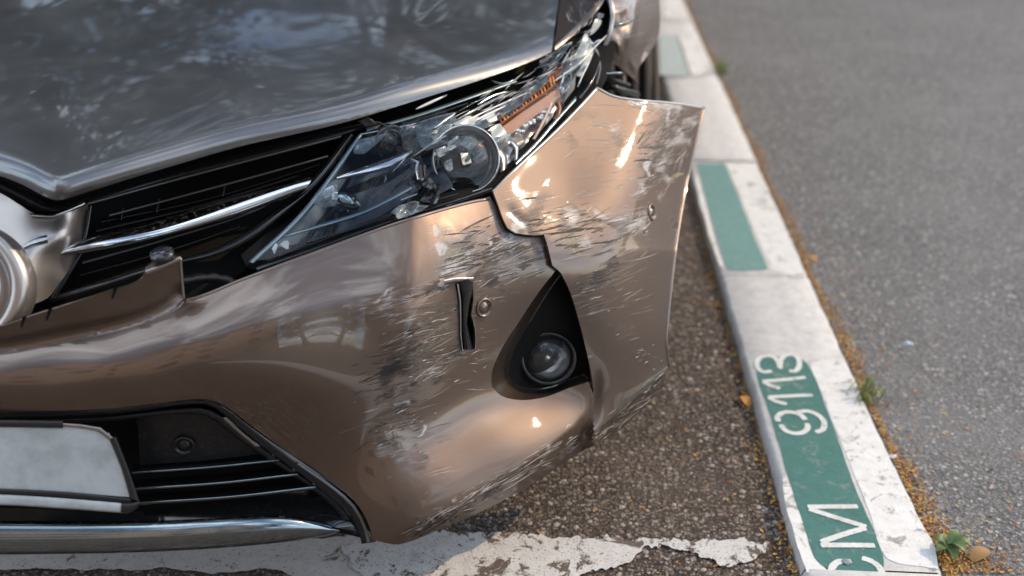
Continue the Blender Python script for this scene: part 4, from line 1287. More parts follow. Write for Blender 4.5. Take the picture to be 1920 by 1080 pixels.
# mouldings and bright bars
hb('lens_frame', [(466, 490), (560, 402), (628, 314), (672, 252)], [(476, 494), (568, 408), (636, 320), (680, 254)], M['blue_edge'], 0.006, -0.004)
hb('top_rail', fA([(-400, 520), (0, 405), (400, 268), (810, 118)]), fA([(-400, 550), (0, 436), (400, 300), (815, 150)]), M['blue_edge'], 0.006, 0.010)
hb('top_rail', fA([(-400, 570), (0, 455), (420, 310)]), fA([(-400, 582), (0, 466), (420, 322)]), M['gloss_black'], 0.004, 0.004)
hb('top_rail', fB([(540, 232), (900, 165), (1300, 75)]), fB([(545, 250), (900, 185), (1300, 92)]), M['chrome'], 0.003, 0.0)
hb('chrome_bar', fB([(330, 603), (700, 475), (1000, 380)]), fB([(340, 645), (620, 590), (840, 525), (1000, 405)]), M['chrome'], 0.006, 0.006)
hb('lower_bar', fB([(-140, 1130), (150, 1040), (560, 915), (860, 765), (995, 695)]), fB([(-140, 1160), (150, 1080), (560, 955), (860, 810), (995, 730)]), M['blue_edge'], 0.006, 0.004)
hb('lower_bar', fB([(900, 810), (1040, 755)]), fB([(900, 835), (1045, 780)]), M['blue_edge'], 0.004, 0.006)
hb('lower_moulding', [(478, 500), (600, 458), (740, 408), (850, 374), (922, 350)], [(484, 508), (600, 466), (740, 416), (850, 382), (924, 358)], M['gloss_black'], 0.005, 0.006)
hb('lower_moulding', [(500, 486), (600, 448), (740, 396), (860, 360)], [(500, 492), (600, 454), (740, 402), (860, 366)], M['black'], 0.005, 0.012)

# inner lamps
def eye_axis(px, py, tx=0.0, tz=0.0):
    a = EYE - HL.p3([(px, py)])[0]
    a /= np.linalg.norm(a)
    return a + np.array([tx, 0, tz])


pc = HL.p3([(735, 270)], 0.030)[0]
lathe('small_projector', pc, eye_axis(735, 270, 0.5, -0.1), (0, 0, 1), [(.034, -.03), (.034, .0), (.030, .004), (.026, .002), (.024, .006), (.016, .012), (0, .015)], M['gloss_black'], lamp, 32)
lathe('small_lens', HL.p3([(772, 262)], 0.012)[0], eye_axis(772, 262, 0.5), (0, 0, 1), [(.022, -.016), (.022, .004), (.018, .007), (.006, .008), (0, .008)], M['frost'], lamp, 28, 0.8, 1.2)
lathe('oval_reflection', HL.p3([(652, 378)], 0.012)[0], eye_axis(652, 378, 0.3, 0.3), (0.6, 0, 1), [(.020, -.004), (.018, .004), (.012, .008), (0, .009)], M['dark_chrome'], lamp, 24, 1.2, 0.7)  # chrome oval built in place of a reflection on the black liner

rc = HL.p3([(874, 298)], 0.006)[0]
ra = eye_axis(874, 298, 0.12, 0.05)
ran = ra / np.linalg.norm(ra)
ru = (0.25, 0.1, 1)
lathe('main_lamp_rim', rc, ra, ru, [(.0605, -.03), (.060, .0), (.058, .003), (.056, .002), (.055, -.006)], M['chrome'], lamp, 56)
lathe('main_lamp_bowl', rc - ran * .006, ra, ru, [(.055, 0), (.052, -.006), (.050, -.008), (.047, -.007), (.044, -.012), (.034, -.022), (.020, -.029), (.010, -.031)], M['facet'], lamp, 48)
lathe('main_lamp_shade', rc - ran * .020, ra, ru, [(0, .014), (.010, .012), (.014, .004), (.014, -.01)], M['charcoal'], lamp, 24)
lathe('main_lamp_lens', rc - ran * .004, ra, ru, [(0, .022), (.014, .0205), (.026, .016), (.036, .009), (.043, .001), (.050, -.004)], M['dome'], lamp, 44)
lathe('main_lamp_bowl', HL.p3([(866, 312)], .0)[0], ra, ru, [(.080, .008), (.070, -.002), (.060, -.016)], M['chrome'], lamp, 30, a0=190, a1=300)
# reflector ribs to the right of the round lamp
for i, (a, b_) in enumerate([([(560, 760), (620, 830), (610, 940)], [(590, 745), (650, 820), (640, 925)]), ([(640, 720), (690, 790), (680, 880)], [(700, 690), (745, 760), (735, 840)]), ([(760, 640), (800, 700), (790, 790)], [(790, 620), (840, 660), (830, 760)])]):
    hb('reflector_rib', fA(a), fA(b_), M['chrome'] if i != 1 else M['satin'], 0.008, 0.020)
hb('reflector_tray', fA([(330, 600), (480, 500), (640, 400)]), fA([(480, 660), (600, 580), (740, 480)]), M['chrome'], 0.010, 0.018)
for x, y in [(575, 500), (590, 560), (395, 640), (418, 700)]:
    q = HL.p3(fA([(x - 34, y - 26), (x + 16, y - 18), (x + 34, y + 26), (x - 16, y + 16)]), -0.004)
    mesh('reflector_tile', q, [(0, 1, 2, 3)], M['charcoal'], lamp, False, True)
hb('bulb_shield', fA([(480, 620), (530, 600), (575, 640)]), fA([(490, 670), (535, 690), (580, 660)]), M['amber'], 0.006, -0.008)

# amber indicator: block, flutes and ribbed lens
hb('indicator', fA([(640, 400), (830, 258), (1020, 115), (1180, -10)]), fA([(690, 505), (860, 380), (1040, 258), (1190, 140)]), M['amber_dark'], 0.010, 0.006)
topl = resample_n(np.array(fA([(650, 412), (830, 285), (1020, 150), (1150, 50)])), 20)
botl = resample_n(np.array(fA([(690, 480), (860, 350), (1040, 230), (1160, 130)])), 20)
for i in range(19):
    k = (i * 7) % 5
    a, b_ = topl[i] * (1 - .1 * k / 2) + botl[i] * (.1 * k / 2), botl[i]
    d = (topl[i + 1] - topl[i]) * (0.45 + 0.1 * (k % 3))
    bar('indicator_flute', HL.p3([a, b_], -0.008), HL.p3([a + d, b_ + d * 1.1], -0.008), M['amber'] if i % 3 else M['amber_dark'], lamp, 0.004, n=4, k=4)
hb('indicator_lens', fA([(690, 510), (860, 385), (1040, 265), (1170, 170)]), fA([(760, 580), (900, 470), (1060, 360), (1172, 270)]), M['amber'], 0.006, 0.002)
tl = resample_n(np.array(fA([(700, 512), (860, 390), (1040, 270), (1168, 176)])), 36)
bl_ = resample_n(np.array(fA([(764, 576), (900, 468), (1060, 356), (1172, 266)])), 36)
for i in range(35):
    d = (tl[i + 1] - tl[i]) * 0.5
    bar('indicator_rib', HL.p3([tl[i], bl_[i]], -0.008), HL.p3([tl[i] + d, bl_[i] + d], -0.008), M['rib'], lamp, 0.0022, n=3, k=4, closed_back=False)
hb('indicator_tail', fA([(1125, 320), (1150, 380), (1110, 440)]), fA([(1175, 300), (1190, 390), (1140, 460)]), M['amber_dark'], 0.006, 0.014)
bp = resample_n(HL.p3(fA([(955, 610), (1010, 510), (1060, 410), (1100, 310)]), -0.008), 60)
tube('beaded_seal', bp, 0.0022 + 0.0011 * np.sin(np.arange(60) * 1.9), M['rib'], lamp, 8)
for i in range(26):
    t = i / 25
    x, y = 820 + 260 * t + random.uniform(-22, 22), 560 - 190 * t + random.uniform(-22, 22)
    q = HL.p3(fA([(x, y)]), -0.002)[0]
    lathe('glass_crumb', q, eye_axis(900, 250, random.uniform(-.6, .6), random.uniform(-.6, .6)), (0.3, 0, 1), [(.0045, -.003), (.004, .0015), (.0015, .003), (0, .003)], M['splinter'] if i % 3 else M['chrome'], lamp, 5)

# crumpled inner reflector near the fender
def shard(name, pts, mm, off=0.0, jag=0.004, th=0.002, seed=0, step=7, D=None):
    r = np.random.default_rng(seed)
    ol = resample(np.array(pts + pts[:1], float), step * 1.4)[:-1]
    xy, f = tri_region(ol, (), step)
    k = r.uniform(0, 6.28, 4)
    wob = jag * (np.sin(xy[:, 0] * .11 + k[0]) + np.sin(xy[:, 1] * .15 + k[1]) + 0.7 * np.sin((xy[:, 0] + xy[:, 1]) * .23 + k[2]))
    o = mesh(name, (D or HL).p3(xy, off + wob), f, mm, lamp, True, True)
    add_solid(o, th)
    return o


shard('faceted_reflector', fA([(340, 600), (640, 380), (900, 180), (1140, 20), (1290, -60), (1290, 180), (1130, 400), (960, 600), (800, 760), (640, 900), (560, 760), (480, 640)]), M['facet'], 0.034, 0.006, seed=51, step=6)
shard('crumpled_reflector', fC([(380, 640), (440, 520), (530, 330), (562, 380), (605, 500), (560, 640), (480, 780), (400, 750)]), M['cream'], -0.004, 0.007, seed=1, step=4)
shard('crumpled_reflector', fC([(575, 350), (600, 250), (640, 185), (695, 200), (680, 250), (620, 320)]), M['cream'], 0.004, 0.006, seed=2, step=4)
shard('crumpled_reflector', fC([(590, 180), (650, 130), (720, 140), (700, 185), (640, 190)]), M['clear'], 0.006, 0.006, seed=3, step=4)
hb('side_rail', fC([(650, 850), (690, 720), (685, 620)]), fC([(620, 850), (650, 720), (650, 620)]), M['gloss_black'], 0.008, 0.008)
hb('side_rail', fC([(480, 1000), (560, 900), (640, 760), (680, 640)]), fC([(460, 980), (540, 880), (615, 750), (655, 640)]), M['gloss_black'], 0.006, 0.004)
hb('side_rail', fA([(800, 800), (960, 640), (1100, 480), (1296, 260)]), fA([(820, 820), (980, 665), (1120, 500), (1296, 300)]), M['blue_edge'], 0.004, 0.002)

# broken panes of the clear lens; pale ones hold a painted sky reflection
shard('lens_shard', fB([(530, 292), (650, 258), (770, 236), (700, 310), (620, 380), (560, 420), (470, 402)]), M['sky_sheen'], -0.012, 0.0015, seed=4)
shard('lens_shard', fB([(1020, 190), (1180, 140), (1300, 175), (1409, 160), (1400, 300), (1250, 340), (1120, 385), (1070, 340)]), M['sky_sheen'], -0.012, 0.0015, seed=5)
shard('lens_shard', fB([(108, 832), (220, 720), (335, 625), (345, 760), (335, 868), (205, 885)]), M['sky_sheen'], -0.010, 0.001, seed=6)
shard('lens_shard', fA([(-20, 500), (180, 420), (320, 400), (330, 520), (240, 620), (60, 690), (20, 640)]), M['sky_sheen'], -0.014, 0.0015, seed=9)
shard('lens_shard', fA([(330, 560), (560, 420), (760, 300), (980, 120), (1100, 60), (1040, 180), (760, 400), (560, 520), (420, 600)]), M['clear'], -0.016, 0.003, seed=10)
shard('lens_shard', fC([(60, 620), (180, 540), (330, 440), (400, 420), (300, 560), (240, 640), (100, 700)]), M['clear'], -0.012, 0.005, seed=11, step=4)
shard('lens_shard', fC([(300, 640), (420, 600), (520, 560), (440, 740), (380, 860), (300, 1000), (280, 840)]), M['clear'], -0.014, 0.004, seed=12, step=4)
shard('lens_shard', fB([(810, 930), (880, 870), (960, 850), (1060, 830), (1050, 870), (1150, 870), (1080, 920), (960, 960), (870, 990), (860, 950)]), M['frost'], -0.012, 0.004, seed=13, step=4)
shard('lens_shard', [(510, 466), (518, 454), (521, 462), (514, 476)], M['splinter'], -0.010, 0.001, seed=14, step=4)
shard('lens_shard', [(524, 458), (536, 450), (542, 452), (541, 468), (532, 464)], M['splinter'], -0.010, 0.001, seed=15, step=4)
shard('lens_shard', fB([(1040, 640), (1160, 620), (1250, 760), (1210, 860), (1060, 830)]), M['gloss_black'], -0.004, 0.005, seed=16, step=5)
shard('lens_shard', fA([(140, 720), (330, 640), (420, 615), (300, 690), (150, 745)]), M['frost'], -0.016, 0.001, seed=17, step=5)

for k, L in enumerate([[(330, 590), (470, 560), (500, 640), (440, 700), (360, 650)], [(440, 700), (520, 660), (560, 740), (480, 790)], [(600, 520), (680, 480), (740, 560), (680, 640), (620, 600)], [(620, 600), (760, 560), (780, 610), (660, 660)], [(360, 720), (430, 720), (450, 800), (380, 820)], [(500, 760), (560, 730), (580, 790)], [(560, 440), (640, 400), (660, 450), (600, 480)], [(250, 640), (330, 580), (400, 590), (340, 660), (270, 700)], [(300, 480), (420, 420), (520, 430), (430, 520), (350, 540)], [(160, 690), (240, 660), (260, 720), (190, 760)], [(430, 600), (520, 540), (590, 570), (540, 640), (470, 660)], [(230, 800), (290, 770), (300, 850), (250, 870)], [(120, 560), (200, 500), (300, 480), (240, 560)], [(700, 330), (780, 270), (830, 290), (740, 360)]]):
    shard('reflector_fragment', fA(L), M['cream'] if k % 2 == 0 else M['frost'], -0.018, 0.005, 0.0015, 30 + k, 3.5)
# long splinters of the lens, standing one by one
splits = [fA([(-10, 742), (200, 590), (450, 440), (900, 232)]), fA([(60, 622), (200, 500), (320, 395)]), fA([(150, 520), (330, 390)]), fA([(0, 480), (240, 412), (330, 392)]), fA([(380, 520), (560, 420), (745, 330)]), fA([(330, 392), (500, 300), (640, 250)]),
          fA([(500, 330), (620, 260), (745, 222)]), fA([(300, 470), (520, 350), (730, 240)]), fA([(360, 555), (640, 395)]), fB([(820, 580), (940, 480), (1160, 340), (1409, 180)]), fB([(830, 570), (960, 430), (1000, 382)]), fA([(600, 130), (700, 160), (820, 120)]), fA([(0, 365), (120, 310), (250, 250)]),
          fC([(190, 830), (270, 910), (290, 1000), (305, 1080)]), fC([(270, 910), (300, 790), (310, 700)]), fC([(300, 960), (370, 850), (380, 740), (360, 690)]), fC([(200, 830), (330, 740), (470, 640), (600, 500), (740, 360)]), fC([(545, 370), (610, 460), (670, 570)]), fC([(600, 450), (660, 410), (720, 400)]), fC([(330, 770), (420, 690), (520, 600)]),
          fC([(610, 520), (560, 640), (500, 760), (450, 880)]), fC([(0, 700), (120, 660), (290, 640)]), fC([(40, 580), (60, 540), (80, 510)]), fB([(765, 605), (768, 640), (752, 672)]), fB([(990, 460), (1050, 490), (1040, 520), (1030, 580)]), fB([(430, 900), (435, 930)]), fC([(740, 745), (900, 735)]), fC([(810, 270), (900, 235), (1040, 180)])]
for i, L in enumerate(splits):
    D_, o_ = (FD, -0.010) if i == 27 else (HL, -0.017)
    P = D_.p3(spline(L, False, 6, 70), o_)
    n = len(P)
    w = (0.0012 + 0.0010 * ((i * 37) % 5) / 4) * (0.4 + 0.9 * np.sin(np.linspace(0.15, math.pi - 0.15, n)))
    if i == 27: w = w * 2.0
    tube('lens_splinter', P, w, (M['splinter'], M['clear'], M['chrome'], M['frost'])[i % 4], lamp, 6)
V, F = [], []
for i in range(130):       # fine slivers too small to tell apart
    t = random.random()
    if i < 80:
        x, y = 340 + 780 * t, 540 - 470 * t + random.gauss(0, 55) - 20
        ang, L = -0.54 + random.gauss(0, .12), random.uniform(40, 190)
        q0, q1 = fA([(x - L / 2 * math.cos(ang), y - L / 2 * math.sin(ang)), (x + L / 2 * math.cos(ang), y + L / 2 * math.sin(ang))])
    else:
        x, y = 230 + 400 * t, 840 - 640 * t + random.gauss(0, 70)
        ang, L = -1.0 + random.gauss(0, .5), random.uniform(30, 150)
        q0, q1 = fC([(x - L / 2 * math.cos(ang), y - L / 2 * math.sin(ang)), (x + L / 2 * math.cos(ang), y + L / 2 * math.sin(ang))])
    o_ = random.uniform(-0.018, 0.0)
    P = HL.p3(resample_n(np.array([q0, q1]), 4), o_)
    P[1:3] += np.array([random.gauss(0, .0015) for _ in range(3)])
    v, f = tube_geo(P, np.array([.0002, .0008, .0007, .0002]) * random.uniform(.4, 1.1), 4)
    b0 = len(V)
    V += v
    F += [tuple(k + b0 for k in q) for q in f]
o = mesh('lens_slivers', V, F, M['splinter'], lamp)
o['kind'] = 'stuff'

# the lens itself: one clear moulding, crazed towards the fender
m, nt, b = new_mat('cracked_lens')
N = NT(nt)
b.inputs['Base Color'].default_value = (0.80, 0.84, 0.86, 1)
b.inputs['Roughness'].default_value = 0.05
uv = N.uv()
wv = N.n('ShaderNodeVectorMath', operation='ADD')
N.l(N.mapping(uv, (1.1, 3.2, 1), (0, 0, 0.52)), wv.inputs[0])
nv = N.n('ShaderNodeVectorMath', operation='SCALE')
N.l(N.noise(uv, 3.0, 4, 0.6, out=1), nv.inputs[0])
nv.inputs['Scale'].default_value = 0.7
N.l(nv.outputs[0], wv.inputs[1])
ed = N.voro(wv.outputs[0], 1.5, 'DISTANCE_TO_EDGE')
ed2 = N.voro(wv.outputs[0], 5.0, 'DISTANCE_TO_EDGE')
br = N.attr('broken')
line = N.math('MULTIPLY', N.math('MAXIMUM', N.step(ed, 0.022, 0.006), N.math('MULTIPLY', N.step(ed2, 0.03, 0.01), 0.25)), N.step(N.math('ADD', br, N.math('MULTIPLY', N.noise(uv, 1.3, 3, 0.5), 0.6)), 0.85, 1.2))
fr = N.n('ShaderNodeFresnel')
fr.inputs['IOR'].default_value = 1.36
bmp = N.bump(N.math('MULTIPLY', N.noise(wv.outputs[0], 1.6, 2, 0.5), br), 0.9, 0.03)
gl = N.n('ShaderNodeBsdfGlossy')
gl.inputs['Roughness'].default_value = 0.02
N.l(bmp, gl.inputs['Normal'])
N.l(bmp, fr.inputs['Normal'])
tr_ = N.n('ShaderNodeBsdfTransparent')
tr_.inputs[0].default_value = (0.96, 0.98, 0.99, 1)
m1 = N.n('ShaderNodeMixShader')
N.l(fr.outputs[0], m1.inputs[0])
N.l(tr_.outputs[0], m1.inputs[1])
N.l(gl.outputs[0], m1.inputs[2])
mx = N.n('ShaderNodeMixShader')
N.l(N.math('MULTIPLY', line, 0.55, clamp=True), mx.inputs[0])
N.l(m1.outputs[0], mx.inputs[1])
N.l(b.outputs[0], mx.inputs[2])
N.l(mx.outputs[0], nt.nodes['Material Output'].inputs['Surface'])
M['lens'] = m
patch('clear_lens', [(474, 488), (520, 446), (580, 380), (632, 316), (676, 254), (760, 226), (830, 200), (842, 212), (806, 244), (822, 262), (786, 290), (800, 312), (768, 330), (790, 352), (764, 372), (740, 400), (600, 448), (500, 486)], HL, M['lens'], lamp, step=8, off=-0.020, thick=0.0,
      attrs={'broken': lambda q: 0.45 * np.clip((q[:, 0] - 690) / 160, 0, 1)})
# clip and wire over the lamp
q = HL.p3([(688, 229)], -0.01)[0]
lathe('lamp_clip', q, eye_axis(688, 229), (0.2, 0, 1), [(.013, -.006), (.013, .003), (.009, .005), (.006, .003), (0, .003)], M['charcoal'], lamp, 4, 1.4, 0.8)
tube('wire', HL.p3(spline([(700, 228), (715, 232), (730, 240), (745, 250)], False, 5), -0.008), 0.0025, M['gloss_black'], lamp, 6)
tube('torn_edge', BD.p3(spline([(925, 360), (950, 334), (990, 296), (1040, 249), (1090, 198), (1120, 165)], False, 6), -0.004) + 0.0, 0.0032, M['satin'], corner)
tube('torn_edge', BD.p3(spline([(1120, 165), (1150, 180), (1200, 188), (1260, 193), (1319, 202)], False, 6), -0.001), 0.0018, M['splinter'], corner)
tube('torn_edge', BD.p3(spline([(1319, 202), (1305, 260), (1287, 340), (1271, 430), (1259, 520), (1250, 610), (1248, 640), (1253, 685)], False, 6, 60), 0.004), 0.0045, M['paint'], corner)

# ------------------------------------------------------------------ what shows behind the torn corner, and the rest of the body
tyre = lathe('tyre', (0.13, 3.0, 0.325), (1, 0, 0), (0, 0, 1), [(.20, -.10), (.27, -.112), (.305, -.105), (.318, -.085)] + [x for k in range(5) for x in ((.325, -.07 + k * .034), (.325, -.046 + k * .034), (.316, -.045 + k * .034), (.316, -.037 + k * .034))] + [(.318, .105), (.305, .115), (.27, .12), (.20, .10)], M['rubber'], car, 64)
tyre.data.flip_normals()
wc = simple('wheel_alloy', (0.45, 0.45, 0.46), 0.3, metal=0.9)
lathe('wheel_rim', (0.13, 3.0, 0.325), (1, 0, 0), (0, 0, 1), [(.205, -.09), (.205, .09), (.19, .10), (.17, .08), (.06, .06), (.05, .085), (0, .085)], wc, tyre, 40)
for nm, V_, m_ in [('wheel_arch_liner', [(0.05, 2.55, .70), (0.20, 2.62, .72), (0.20, 3.6, .74), (-0.35, 3.6, .74), (-0.35, 2.55, .70), (-0.35, 2.56, .1), (-0.35, 3.6, .1), (-0.35, 2.55, .1)], 'matte_black')]:
    mesh(nm, V_, [(0, 1, 2, 3, 4), (4, 3, 6, 7), (4, 7, 5)], M[m_], car, False)
bar('bracket', [(at(1163, 142, Y=2.35)), at(1166, 178, Y=2.33)], [at(1172, 142, Y=2.35), at(1176, 178, Y=2.33)], M['steel'], car, 0.006, n=4)
tube('bracket', [at(1126, 140, Y=2.25), at(1150, 150, Y=2.28), at(1180, 162, Y=2.3)], 0.006, M['black'], car)
tube('bracket', [at(1134, 132, Y=2.30), at(1150, 140, Y=2.3), at(1168, 137, Y=2.32)], 0.004, M['charcoal'], car)
tube('bracket', [at(1142, 160, Y=2.2), at(1160, 168, Y=2.22), at(1195, 178, Y=2.3)], 0.008, M['black'], car)
# black sheets added behind the lamps and as floor pan to block light
mesh('engine_bay_blackout', [(2 * XC + 0.2, 1.95, .20), (-0.2, 1.95, .20), (0.02, 2.02, .74), (XC, 1.75, .76), (2 * XC - 0.02, 2.02, .74)], [(0, 1, 2, 3, 4)], M['matte_black'], car, False)
mesh('floor_pan', [(2 * XC + 0.15, 1.7, .20), (-0.15, 1.7, .20), (-0.15, 6.4, .20), (2 * XC + 0.15, 6.4, .20)], [(0, 1, 2, 3)], M['matte_black'], car, False)


def loft_sections(name, secs, m_, parent):
    n = len(secs[0])
    V = [p for s_ in secs for p in s_]
    F = [(i * n + j, i * n + j + 1, (i + 1) * n + j + 1, (i + 1) * n + j) for i in range(len(secs) - 1) for j in range(n - 1)]
    return mesh(name, V, F, m_, parent)


def half_sec(y, z0, z1, w0, w1):
    pr = [(-1, z0, w0), (-1, (z0 + z1) / 2, (w0 + w1) / 2 + .02), (-1, z1 - .06, w1), (-.85, z1 - .01, w1), (0, z1 + .03, w1), (.85, z1 - .01, w1), (1, z1 - .06, w1), (1, (z0 + z1) / 2, (w0 + w1) / 2 + .02), (1, z0, w0)]
    return [(XC + s_ * w, y, z) for s_, z, w in pr]


loft_sections('body_side', [half_sec(y, .25, z, 1.17, w) for y, z, w in [(3.55, .93, 1.15), (4.2, 1.0, 1.18), (5.4, 1.05, 1.18), (6.6, 1.05, 1.12)]], M['paint'], car)
glassm = simple('tinted_glass', (0.02, 0.025, 0.025), 0.03, coat=1.0)
loft_sections('windscreen', [half_sec(y, .9, z, 1.12, w) for y, z, w in [(3.0, .95, 1.02), (3.5, 1.22, .98), (4.05, 1.56, .90)]], glassm, car)
loft_sections('roof', [half_sec(y, 1.0, z, 1.12, w) for y, z, w in [(4.05, 1.57, .90), (4.6, 1.68, .90), (5.6, 1.66, .88), (6.5, 1.50, .84)]], M['paint'], car)

# ------------------------------------------------------------------ surroundings mirrored in the paint
def leaf_mat(name, col):
    m, nt, b = new_mat(name)
    N = NT(nt)
    r = N.n('ShaderNodeObjectInfo').outputs['Random']
    nz = N.noise(N.pos(), 3.0, 3, 0.6)
    c = N.mix(nz, tuple(x * 0.55 for x in col), tuple(x * 1.5 for x in col))
    N.l(c, b.inputs['Base Color'])
    b.inputs['Roughness'].default_value = 0.5
    return m


M['leaf'] = leaf_mat('foliage', (0.034, 0.062, 0.030))
M['bark'] = simple('bark', (0.10, 0.075, 0.055), 0.9, bumpiness=0.8, bscale=25)


def tree(x, y, h, r, label, seed):
    rr = random.Random(seed)
    t = empty('street_tree', (x, y, 0), label, 'tree', 'street trees beyond the car')
    V, F = [], []
    base = [np.array([x, y, 0]), np.array([x + .1, y, h * .2]), np.array([x - .05, y + .1, h * .42]), np.array([x, y, h * .8])]
    v, f = tube_geo(resample_n(np.array(base), 10), np.linspace(.24, .05, 10), 10)
    V += v; F += f
    tips = []
    for k in range(14):
        a = k * 2.4 + rr.random()
        z0 = h * (.14 + .62 * k / 14)
        p0 = np.array([x, y, z0])
        L = r * (.9 - .35 * k / 14)
        p1 = p0 + np.array([math.cos(a) * L * .55, math.sin(a) * L * .55, L * .35])
        p2 = p0 + np.array([math.cos(a) * L, math.sin(a) * L, L * .55])
        v, f = tube_geo(resample_n(np.array([p0, p1, p2]), 6), np.linspace(.09, .015, 6), 6)
        b0 = len(V); V += v; F += [tuple(i + b0 for i in q) for q in f]
        tips += [p1, p2, (p0 + p2) / 2]
    mesh('trunk', V, F, M['bark'], t)
    V, F = [], []
    cl = [tp + np.array([rr.gauss(0, .3), rr.gauss(0, .3), rr.gauss(0, .3)]) for tp in tips for _ in range(2)]
    cl += [np.array([x + rr.gauss(0, r * .3), y + rr.gauss(0, r * .3), h * .85 + rr.gauss(0, h * .06)]) for _ in range(10)]
    for c_ in cl:
        R_ = rr.uniform(.35, .75) * r / 2.6
        for _ in range(110):
            d = np.array([rr.gauss(0, 1) for _ in range(3)])
            d *= R_ * rr.random() ** .4 / np.linalg.norm(d)
            p_ = c_ + d
            s_ = rr.uniform(.06, .13)
            u = np.array([rr.gauss(0, 1) for _ in range(3)]); u /= np.linalg.norm(u)
            w = np.cross(u, [rr.gauss(0, 1) for _ in range(3)]); w /= np.linalg.norm(w)
            b0 = len(V)
            V += [p_ - u * s_, p_ - w * s_ * .5, p_ + u * s_, p_ + w * s_ * .5]
            F.append((b0, b0 + 1, b0 + 2, b0 + 3))
    mesh('crown', V, F, M['leaf'], t, False)


for i, (x, y, h, r, lb) in enumerate([(-5.4, 8.6, 10.5, 3.8, 'leafy street tree on the far left, mirrored in the hood'), (-1.4, 8.4, 13.0, 4.6, 'tall leafy street tree straight behind the car, mirrored in the hood'), (4.6, 15.5, 13.0, 4.0, 'leafy street tree beyond the kerb, mirrored in the hood corner'), (-9.5, 12.0, 12.0, 4.2, 'distant leafy street tree beyond the others, mirrored in the hood'), (-3.6, 17.0, 14.0, 4.6, 'tall leafy tree far behind the car, mirrored in the hood gap'), (0.8, 19.0, 14.0, 4.6, 'farthest leafy tree behind the car roof, mirrored in the hood')]):
    tree(x, y, h, r, lb, 20 + i)

# house across the street, behind the photographer, mirrored in the chrome
M['stucco'] = concrete('peach_stucco', (0.58, 0.44, 0.34), (0.50, 0.38, 0.29), 3, 0.1)
M['pane'] = simple('window_pane', (0.03, 0.035, 0.04), 0.05, coat=0.8)
M['frame'] = simple('window_frame', (0.75, 0.74, 0.72), 0.5)
M['rooftile'] = simple('roof_tiles', (0.25, 0.11, 0.07), 0.8)
hs = empty('house', (-1, -12, 0), 'peach rendered house across the street, mirrored in the chrome lip', 'house')


def box(name, lo, hi, m_, parent, bev=0.0):
    (a, b_, c_), (d, e, f) = lo, hi
    V = [(a, b_, c_), (d, b_, c_), (d, e, c_), (a, e, c_), (a, b_, f), (d, b_, f), (d, e, f), (a, e, f)]
    return mesh(name, V, [(3, 2, 1, 0), (4, 5, 6, 7), (0, 1, 5, 4), (1, 2, 6, 5), (2, 3, 7, 6), (3, 0, 4, 7)], m_, parent, False)


box('wall', (-13, -18, 0), (8, -11, 11.5), M['stucco'], hs)
box('roof', (-13.4, -18.4, 11.5), (8.4, -10.6, 11.8), M['rooftile'], hs)
for k in range(6):
    for z in (1.0, 3.9, 6.8, 9.3):
        x = -11.6 + k * 3.2
        box('window', (x, -11.0, z), (x + 1.4, -10.94, z + 1.7), M['frame'], hs)
        box('pane', (x + .1, -10.94, z + .1), (x + 1.3, -10.93, z + 1.6), M['pane'], hs)
tree(9.5, -9.0, 10.0, 3.6, 'leafy tree beside the peach house, mirrored in the bumper', 41)

# ------------------------------------------------------------------ litter, stones and weeds
def attr_color_mat(name, rough=0.7):
    m, nt, b = new_mat(name)
    N = NT(nt)
    N.l(N.attr('tint', 'Color'), b.inputs['Base Color'])
    b.inputs['Roughness'].default_value = rough
    return m


M['tinted'] = attr_color_mat('litter_tint')
OCT = np.array([(1, 0, 0), (0, 1, 0), (-1, 0, 0), (0, -1, 0), (0, 0, 1), (.7, .7, .45), (-.7, .7, .45), (-.7, -.7, .45), (.7, -.7, .45)], float)
OCF = [(0, 5, 8), (1, 6, 5), (2, 7, 6), (3, 8, 7), (0, 1, 5), (1, 2, 6), (2, 3, 7), (3, 0, 8), (4, 5, 6), (4, 6, 7), (4, 7, 8), (4, 8, 5)]


def cloud_of(name, items, verts, faces, kind_label):
    V, F, C_ = [], [], []
    for (p, sx, sy, sz, rz, tl, col) in items:
        c, s_ = math.cos(rz), math.sin(rz)
        q = verts * np.array([sx, sy, sz])
        q = np.stack([q[:, 0] * c - q[:, 1] * s_, q[:, 0] * s_ + q[:, 1] * c, q[:, 2] + q[:, 0] * tl], 1) + np.array(p)
        b0 = len(V)
        V += list(q)
        F += [tuple(i + b0 for i in f) for f in faces]
        C_ += [(*col, 1)] * len(verts)
    o = mesh(name, V, F, M['tinted'], None, False)
    a = o.data.attributes.new('tint', 'FLOAT_COLOR', 'POINT')
    a.data.foreach_set('color', np.array(C_, np.float32).ravel())
    o['kind'] = 'stuff'
    o['label'] = kind_label
    o['category'] = 'debris'
    return o


